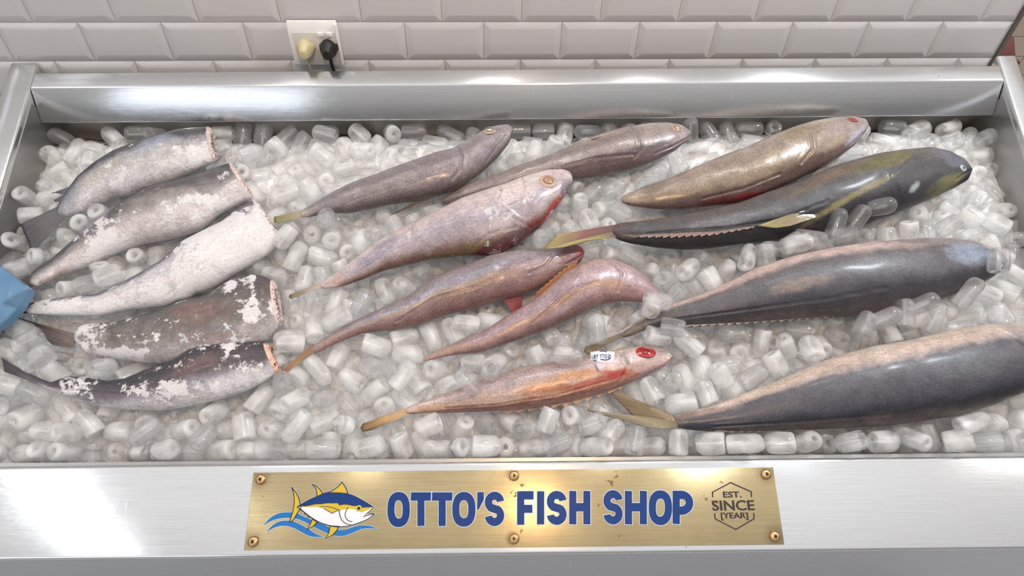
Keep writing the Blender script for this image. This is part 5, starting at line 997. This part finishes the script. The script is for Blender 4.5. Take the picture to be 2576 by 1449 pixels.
2,-4355,586,-384,-35,62,-29,5,-1678,1642,-374,5,71,-60,4,3403,1110,-380,-53,-85,0,0,1350,3140,-379,-46,-53,-61,3,2900,159,-377,-63,32,-63,3,1151,289,-373,-55,-44,57,4,-21,1220,-380,-29,-96,0,0,-4430,2362,-379,42,-57,57,
0,710,2964,-328,-25,17,-90,0,1829,701,-379,44,56,56,3,631,2595,-377,37,60,27,4,-3049,862,-380,66,-26,54,5,-2038,2140,-374,-71,4,-45,3,1593,1699,-357,0,0,-86,0,-1383,341,-379,-15,69,65,3,3859,1958,-377,0,71,-71,
2,-2434,1778,-384,4,-71,60,3,2109,582,-348,23,11,-50,5,643,2333,-374,-50,-50,11,1,-3055,1849,-373,-36,61,70,5,2888,332,-370,58,-41,-58,2,4423,2185,-384,8,-70,-52,1,-2236,2206,-373,32,-63,50,4,-4433,1851,-380,69,-13,-70,
2,-3294,1786,-384,2,71,20,0,-62,714,-328,30,-1,54,1,-738,1907,-373,64,-29,70,2,1796,2651,-320,0,0,42,4,-1938,1044,-372,32,-89,11,3,-2001,2357,-350,-9,28,-91,4,1771,517,-373,-91,-25,34,3,-1506,1704,-377,-64,30,52,
3,4302,1649,-377,47,-53,61,2,1871,1999,-384,4,-71,60,5,969,852,-374,-55,-44,-39,0,-859,1226,-379,13,70,-64,3,3294,947,-354,-35,88,20,3,-4262,942,-377,60,-37,6,3,-4413,1632,-350,4,-29,40,0,-3320,1177,-379,67,-22,57,
1,-3715,2966,-373,7,70,15,1,-1932,1922,-342,-85,-43,-3,1,1415,1280,-373,67,-23,21,3,-2095,765,-377,-14,69,35,1,-210,1071,-373,46,54,17,4,-2117,1330,-376,1,-71,-68,4,-4429,1455,-380,0,71,-71,1,3475,1353,-373,29,65,-47,
0,-3525,781,-379,-66,25,-25,1,3053,2751,-373,-2,-71,-24,4,4273,2584,-380,1,71,56,3,1427,2374,-357,-82,58,0,0,-1519,1151,-332,39,86,31,4,3841,2146,-380,0,0,-66,3,3574,1176,-377,55,45,68,1,-4265,1790,-341,-23,92,8,
5,3614,995,-372,67,21,70,0,-4286,684,-154,82,-43,32,4,-4115,856,-380,0,0,-95,3,1691,281,-373,-34,-62,49,4,1928,2748,-373,-86,-37,-7,1,3793,336,-342,63,-70,-32,4,4184,1971,-310,-37,21,-80,3,-2243,1966,-377,15,-69,36,
3,4305,572,-348,-16,-11,-95,0,807,2429,-379,70,10,49,0,2105,260,-379,-19,-68,44,1,-3725,1838,-373,-46,54,27,1,2293,2008,-373,-66,25,-59,0,-4315,115,-379,-63,-32,63,0,4028,1910,-375,51,49,-49,2,3511,1878,-384,-57,-41,-42,
1,-3621,1410,-340,86,37,-19,4,1259,2397,-380,-63,-33,-49,5,1283,1452,-327,16,-12,-63,0,-767,1580,-379,37,60,60,3,-3717,1603,-377,67,23,23,0,-3709,658,-379,-59,39,68,0,2851,1816,-271,-48,20,45,0,-2560,2512,-379,-54,45,-4,
0,-3952,2142,-379,-5,71,-17,4,1352,1618,-380,-16,69,65,3,2339,1831,-358,0,0,-71,1,655,1847,-373,-10,-70,-62,0,1880,326,-379,66,26,-18,4,-2811,1536,-380,-14,-69,8,1,-2296,741,-373,5,-71,-71,0,2713,1975,-379,-49,-51,13,
0,-69,495,-373,-2,67,62,5,1588,2540,-374,-14,-69,69,5,2195,2837,-374,70,9,-64,2,-4357,747,-384,-70,8,-69,3,826,2198,-376,32,63,-11,3,2294,607,-289,78,-7,-52,1,693,2075,-373,62,-33,70,2,1445,409,-384,-28,-65,-47,
3,1101,2783,-377,54,45,45,0,-1656,2415,-379,60,38,-4,4,-1594,2783,-380,-69,-15,-61,5,2887,2065,-374,35,62,-14,1,-2647,1397,-373,-19,68,-68,3,2073,2328,-377,64,29,-70,5,2507,645,-374,-70,11,63,1,-150,3093,-373,50,50,-32,
1,760,859,-370,-67,24,-33,1,3239,1331,-373,53,-46,-46,3,-3433,1596,-377,39,-59,-59,1,-1171,1957,-345,21,98,0,3,3099,883,-377,-71,-1,-67,3,438,2042,-377,-19,-68,-39,0,-3711,2234,-379,44,56,19,1,-4396,831,-245,65,-35,-61,
0,2502,1928,-379,-56,-43,-40,5,2683,1789,-335,0,0,70,3,-1284,2616,-377,16,-69,36,3,1897,1490,-377,-51,-49,-33,5,2362,309,-372,37,60,-11,4,1742,1411,-380,46,-89,0,4,3057,2139,-380,-14,-99,0,0,-1337,1880,-379,60,-37,46,
3,4451,446,-377,-4,71,-55,4,-942,2125,-373,38,-86,-17,4,323,1176,-380,1,71,71,5,2009,1281,-374,-70,-8,47,0,-1299,1246,-379,-33,-63,-12,3,2470,1266,-375,-14,68,-48,3,3282,2726,-377,33,-62,-31,1,2668,739,-342,-91,-27,5,
4,1322,599,-380,-36,93,0,2,4141,1078,-327,-45,-82,-33,1,-1289,1709,-253,34,66,31,1,-401,2562,-373,-68,-19,-24,4,267,2154,-380,60,-38,-38,4,-4262,2339,-380,0,0,23,
]
# ------------------------------------------------------------------ ice: hollow tubes, resting poses from a settling simulation in the tray
ICE_VAR = [(.0160, .050), (.0172, .044), (.0150, .054), (.0165, .039), (.0158, .030), (.0170, .048)]
def ice_mesh(k):
    r, l = ICE_VAR[k]; seg = 22; rs = np.random.RandomState(40 + k); hole = (.0036, .0030, .0042, .0040, .0046, .0028)[k]
    blunt = (k == 3); deep = l if k in (1, 3, 4) else l * .72
    prof = [(hole * 1.5, -l / 2), (r * .78, -l / 2), (r * .92, -l / 2 + .0010), (r * .98, -l / 2 + .0035), (r, -l * .2), (r, l * .15)]
    if blunt: prof += [(r * .985, l / 2 - .006), (r * .90, l / 2 - .0022), (r * .74, l / 2 - .0004), (hole * 1.6, l / 2)]
    else: prof += [(r * .985, l / 2 - .012), (r * .93, l / 2 - .0075), (r * .80, l / 2 - .0038), (r * .60, l / 2 - .0014), (r * .34, l / 2)]
    if deep == l: prof += [(hole * 1.5, l / 2), (hole, l / 2 - .003), (hole * .9, 0), (hole, -l / 2 + .003), (hole * 1.5, -l / 2)]
    else: prof += [(.0002, l / 2)]
    V = []; F = []
    if deep != l: prof = [(.0002, -l / 2 + deep), (hole * .6, -l / 2 + deep - .001), (hole, -l / 2 + deep - .005), (hole, -l / 2 + .003)] + prof
    n = len(prof); closed = deep == l
    if closed: prof = prof[:-1]; n -= 1
    a1, a2, a3 = rs.uniform(0, 6, 3); el = rs.uniform(.9, .98)
    for i, (rr, z) in enumerate(prof):
        for q in range(seg):
            a = 2 * math.pi * q / seg; s = 1 + .035 * math.sin(2 * a + a1 + z * 60) + .02 * math.sin(3 * a + a2 - z * 110)
            V.append((rr * s * math.cos(a), rr * s * el * math.sin(a), z + (.0012 * math.sin(a + a3) + .0008 * math.sin(2 * a + a2)) * (z / l)))
    for i in range(n if closed else n - 1):
        for q in range(seg): F.append((i * seg + q, i * seg + (q + 1) % seg, ((i + 1) % n) * seg + (q + 1) % seg, ((i + 1) % n) * seg + q))
    if not closed: F += [tuple(range(seg))[::-1], tuple(range((n - 1) * seg, n * seg))]
    if k == 4:                                     # broken tube: one side sheared off
        V = [(x, y, z if z < 0 else z * (1 + .35 * x / r)) for x, y, z in V]
    me = mesh('ice_tube', V, F, True); bm = bmesh.new(); bm.from_mesh(me); bmesh.ops.recalc_face_normals(bm, faces=bm.faces); bm.to_mesh(me); bm.free()
    return me
ICE = np.array(ICE_POSES, dtype=float).reshape(-1, 7)
IM = {}
for k in range(6):
    for c, mt in ((0, M_ice), (1, M_ice_clear)):
        me = ice_mesh(k); me.materials.append(mt); IM[k, c] = me
def where(px, py):
    """landmark nearest to a piece of ice, for its label"""
    if py > 1085: return 'in the front strip of ice, behind the brass sign'
    if px > 2290 and py < 600: return 'right of the rearmost dark fish'
    if px < 700 and py > 1000: return 'in the ice in front of the headless fish'
    if px < 150: return 'at the left end by the headless tails'
    if px < 690: return 'in the gaps between the headless fish'
    if py < 400: return 'along the foot of the steel back ledge'
    if px > 1660 and 520 < py < 760: return 'between the rearmost and middle dark fish'
    if px > 1650 and 760 <= py < 1040: return 'between the middle and largest dark fish'
    if px < 1100 and py < 760: return 'between the headless fish and the pinkish white fish'
    if px > 1400 and py < 600: return 'between the pinkish white fish and the olive beige fish'
    if py > 820: return 'in the ice around the red-eyed fish'
    return 'among the slender silver fish mid tray'
rs = random.Random(3)
stuffV = []; stuffF = []; stuffS = []; stuffMi = []; nb = 0
for n_, row in enumerate(ICE):
    k = int(row[0]); loc = Vector(row[1:4] / 5e3); qv = row[4:7] / 100; q = Quaternion((math.sqrt(max(0, 1 - qv @ qv)), *qv)); q.normalize()
    Ml = Matrix.Translation(loc) @ q.to_matrix().to_4x4()
    Wp = TM @ loc; d = np.array(Wp) - CAM; z = d @ CF; px, py = 1288 + FPX * (d @ CR) / z, 724.5 - FPX * (d @ CU) / z
    clear = 1 if rs.random() < (.42 if (px > 1650 and loc.z > -.055) or loc.z > -.03 else (.16 if px > 650 else .08)) or (py < 370 and rs.random() < .6) else 0
    if n_ < 300:
        o = bpy.data.objects.new('ice_tube', IM[k, clear]); COL.objects.link(o); o.matrix_world = TM @ Ml
        pl = where(px, py); tag(o, ('clear' if clear else 'frosted') + ' hollow ice tube ' + pl, 'ice', ('clear' if clear else 'frosted') + ' ice tubes ' + pl)
    else:
        me = IM[k, 0]; v = np.zeros(len(me.vertices) * 3); me.vertices.foreach_get('co', v); v = v.reshape(-1, 3)
        R = np.array(Ml.to_3x3()); stuffV.append(v @ R.T + np.array(loc)); stuffS.append(np.full(len(v), rs.random() * 9))
        stuffF += [tuple(i + nb for i in p.vertices) for p in me.polygons]; stuffMi += [clear] * len(me.polygons); nb += len(v)
me = mesh('ice_tubes', np.concatenate(stuffV), stuffF, True, None, dict(seed=np.concatenate(stuffS)))
o = link('ice_bed', me, [M_ice, M_ice_clear], None, TM); me.polygons.foreach_set('material_index', stuffMi)
tag(o, 'deep bed of smaller showing, half-buried ice tubes filling the steel tray', 'ice', kind='stuff')
# packed, half-molten ice under the tubes
V = []; F = []; nx, ny = 240, 90; r0 = np.random.RandomState(2)
gx = np.linspace(-.903, .943, nx); gy = np.linspace(.006, .659, ny)
hz = np.zeros((ny, nx))
for _ in range(60):
    fx, fy, p1, p2 = r0.uniform(5, 60), r0.uniform(5, 60), r0.uniform(0, 6.3), r0.uniform(0, 6.3)
    hz += .0011 * np.sin(gx[None] * fx + p1) * np.sin(gy[:, None] * fy + p2)
for j in range(ny):
    for i in range(nx):
        V.append((gx[i], gy[j], -.081 + hz[j, i] - .045 * max(0, (gy[j] - .60) / .06) ** 1.5))
for j in range(ny - 1):
    for i in range(nx - 1): F.append((j * nx + i, j * nx + i + 1, (j + 1) * nx + i + 1, (j + 1) * nx + i))
b0 = len(V); V += [(gx[0], gy[0], -.147), (gx[-1], gy[0], -.147), (gx[-1], gy[-1], -.147), (gx[0], gy[-1], -.147)]
F.append((b0, b0 + 3, b0 + 2, b0 + 1))
me = mesh('packed_ice', V, F, True); o = link('packed_ice', me, M_slush, None, TM); tag(o, 'packed white ice at the bottom of the tray under the loose tubes', 'ice', kind='stuff')
# clear tubes that lie on top of the fish: place in the photograph, height of the centre, heading, tilt
for (px, py, h, kd, yaw, tilt) in ((1655, 757, .008, 0, -12, 4), (1692, 824, .014, 3, -14, 10), (1502, 828, -.012, 0, 96, 12), (2512, 655, .022, 3, 80, 8), (2438, 736, .004, 2, 52, 30), (2228, 800, .012, 0, 22, 5), (2178, 815, .004, 3, 60, 12),
                                   (2275, 785, .012, 1, 86, 15), (2320, 765, .012, 2, 20, 10), (2350, 798, .000, 0, 64, 25), (1430, 893, .000, 1, -8, 6), (1234, 933, -.004, 4, 40, 80), (2105, 560, .004, 0, 70, 20), (2040, 600, .004, 2, -15, 10),
                                   (1990, 612, .004, 3, 30, 10), (2160, 545, .008, 1, 50, 20), (2215, 520, .008, 0, 8, 10), (1925, 640, -.006, 3, 100, 20), (1650, 440, .004, 1, 20, 12), (1705, 408, .000, 3, 115, 15), (820, 548, .002, 4, 60, 40), (1180, 962, .000, 1, -50, 15)):
    p_ = at(px, py, h)
    Ml = Matrix.Translation(p_) @ Matrix.Rotation(math.radians(yaw), 4, 'Z') @ Matrix.Rotation(math.radians(90 - tilt), 4, 'Y')
    o = bpy.data.objects.new('ice_tube', IM[kd, 1]); COL.objects.link(o); o.matrix_world = TM @ Ml
    on = 'middle' if px > 1600 and py > 640 else ('rearmost dark' if px > 1800 else ('olive beige' if px > 1600 else 'silver'))
    t_ = {'middle': 'clear ice tube lying on the edge of the middle dark fish', 'rearmost dark': 'clear ice tube lying against the front side of the rearmost dark fish', 'olive beige': 'clear ice tube lying on the tail of the olive beige fish', 'silver': 'clear ice tube lying on a silver fish in the middle'}[on]
    tag(o, t_, 'ice', t_.replace('tube', 'tubes'))
# ------------------------------------------------------------------ printed paper label stuck on the red-eyed fish
lab = empty('paper_label', TM); tag(lab, 'small white label with blue mirrored lettering on the back of the red-eyed fish', 'label')
_fi = [f for f in FISH if 'red-eyed' in f[0]['label']][0][2]
def lp(u, w, lift=0.):
    px = 1486 + u * 60; py = 913 - w * 28 - 3 * math.sin(u * 3.14)
    q = at(px, py, -.004 + .004 * math.sin(math.pi * u)); q[2] += lift - .004 * (1 - w); return q
V = []; F = []; nu, nw = 24, 10
for side in (0, 1):
    for i in range(nu + 1):
        for j in range(nw + 1):
            u, w = i / nu, j / nw; e = .03 * math.sin(i * 2.3) * (w > .9 or w < .1)
            V.append(lp(u, min(1, max(-.1, w + e * 2)), -.0004 * side))
s_ = (nu + 1) * (nw + 1)
for i in range(nu):
    for j in range(nw):
        a = i * (nw + 1) + j; q = (a, a + nw + 1, a + nw + 2, a + 1); F += [q, tuple(x + s_ for x in q[::-1])]
link('label_sheet', mesh('label_sheet', V, F, True), plain('wet_white_paper', (226, 230, 238), .35), lab, Matrix.Identity(4))
V = []; F = []
for i in range(9):
    t = i / 8; w_ = 12.5 * (1 - .75 * t ** 1.6)
    for sx_ in (-1, 1):
        q = at(1512 + sx_ * w_, 913 + t * 21, -.004 + .003 * math.sin(t * 3) + .003); V.append(q)
for i in range(9):
    V.append(V[2 * i] - np.array([0, 0, .0008])); V.append(V[2 * i + 1] - np.array([0, 0, .0008]))
for i in range(8): F += [(2 * i, 2 * i + 2, 2 * i + 3, 2 * i + 1), (18 + 2 * i, 19 + 2 * i, 21 + 2 * i, 20 + 2 * i)]
link('drip', mesh('drip', V, F, True), plain('milky_drip', (206, 196, 204), .2), lab, Matrix.Identity(4))
M_ink = plain('navy_ink', (36, 52, 98), .4)
def lbase(u0, u1, w0, w1):
    def f(u, w, top): return np.array([lp(u0 + (u1 - u0) * a, w0 + (w1 - w0) * b, .0005 if t else .0001) for a, b, t in zip(u, w, top)])
    return f
xs = [(.05, .10, 'L', False), (.12, .21, 'B', True), (.23, .33, 'Y', False), (.38, .48, 'Y', False), (.50, .55, 'I', False), (.58, .70, 'O', False), (.73, .83, 'S', True)]
for u0, u1, ch, mir in xs:
    if ch == 'I': text_mesh('label_letter', 'T', 0, 0, 0, 0, M_ink, lab, .02, lbase(u0 - .01, u1 + .01, .36, .70))
    else: text_mesh('label_letter', ch, 0, 0, 0, 0, M_ink, lab, .02, lbase(u0, u1, .36, .70), mirror=mir)
def ribbon(pts, w, name):
    V = []; F = []
    for (u, q) in pts: V += [lp(u, q - w / 2, .0007), lp(u, q + w / 2, .0007), lp(u, q - w / 2, .0001), lp(u, q + w / 2, .0001)]
    for i in range(len(pts) - 1): F += [(4 * i, 4 * i + 4, 4 * i + 5, 4 * i + 1), (4 * i + 2, 4 * i + 3, 4 * i + 7, 4 * i + 6)]
    link(name, mesh(name, V, F), M_ink, lab, Matrix.Identity(4))
ribbon([(.38, .93), (.45, .96), (.55, .95), (.68, .92)], .07, 'label_stroke')
ribbon([(.84, .72), (.86, .5), (.82, .36), (.74, .25), (.62, .2), (.5, .22), (.42, .26)], .08, 'label_stroke'); ribbon([(.12, .24), (.2, .2), (.27, .23)], .07, 'label_stroke')

# ------------------------------------------------------------------ corner of a blue plastic bag at the left edge
def bag_mat():
    m, nt, b = nodes('blue_plastic_film'); vec = coords(nt)
    nt.links.new(mix(nt, noise(nt, vec, 22, 2), lin((96, 142, 186)), lin((142, 180, 212))), b.inputs['Base Color'])
    setp(b, Roughness=.14, Transmission_Weight=.25, IOR=1.2, Coat_Weight=.4, Alpha=1.)
    nt.links.new(bump(nt, noise(nt, vec, 30, 2), .5, .004), b.inputs['Normal']); return m
def bagp(px, py, h): return tuple(at(px, py, h))
O_ = [(-60, 640, .012), (-20, 655, .014), (2, 672, .014), (38, 698, .014), (72, 727, .012), (60, 748, .010), (44, 775, .009), (18, 802, .010), (-2, 818, .010), (-40, 840, .008), (-90, 850, .006), (-110, 740, .010)]
I_ = [(-40, 690, .030), (0, 712, .030), (20, 728, .026), (34, 742, .024), (22, 752, .026), (4, 765, .020), (-20, 770, .028), (-60, 740, .034)]
V = [bagp(*q) for q in O_] + [bagp(*q) for q in I_]
from mathutils.geometry import delaunay_2d_cdt
res = delaunay_2d_cdt([Vector((v[0], v[1])) for v in V], [(i, (i + 1) % 12) for i in range(12)], [], 1, 1e-6)
tri = [tuple(f) for f in res[2]]; nb_ = len(V)
V2 = V + [(v[0], v[1], v[2] - (.018 if i < 12 else .030)) for i, v in enumerate(V)]
F = tri + [tuple(i + nb_ for i in f[::-1]) for f in tri] + [(i, (i + 1) % 12, nb_ + (i + 1) % 12, nb_ + i) for i in range(12)]
me = mesh('plastic_bag', V2, F, False); bm = bmesh.new(); bm.from_mesh(me); bmesh.ops.recalc_face_normals(bm, faces=bm.faces); bmesh.ops.bevel(bm, geom=bm.edges[:], offset=.0012, segments=2, affect='EDGES'); bm.to_mesh(me); bm.free()
o = link('plastic_bag', me, bag_mat(), None, TM); tag(o, 'corner of a light blue plastic bag reaching in over the left edge', 'bag')
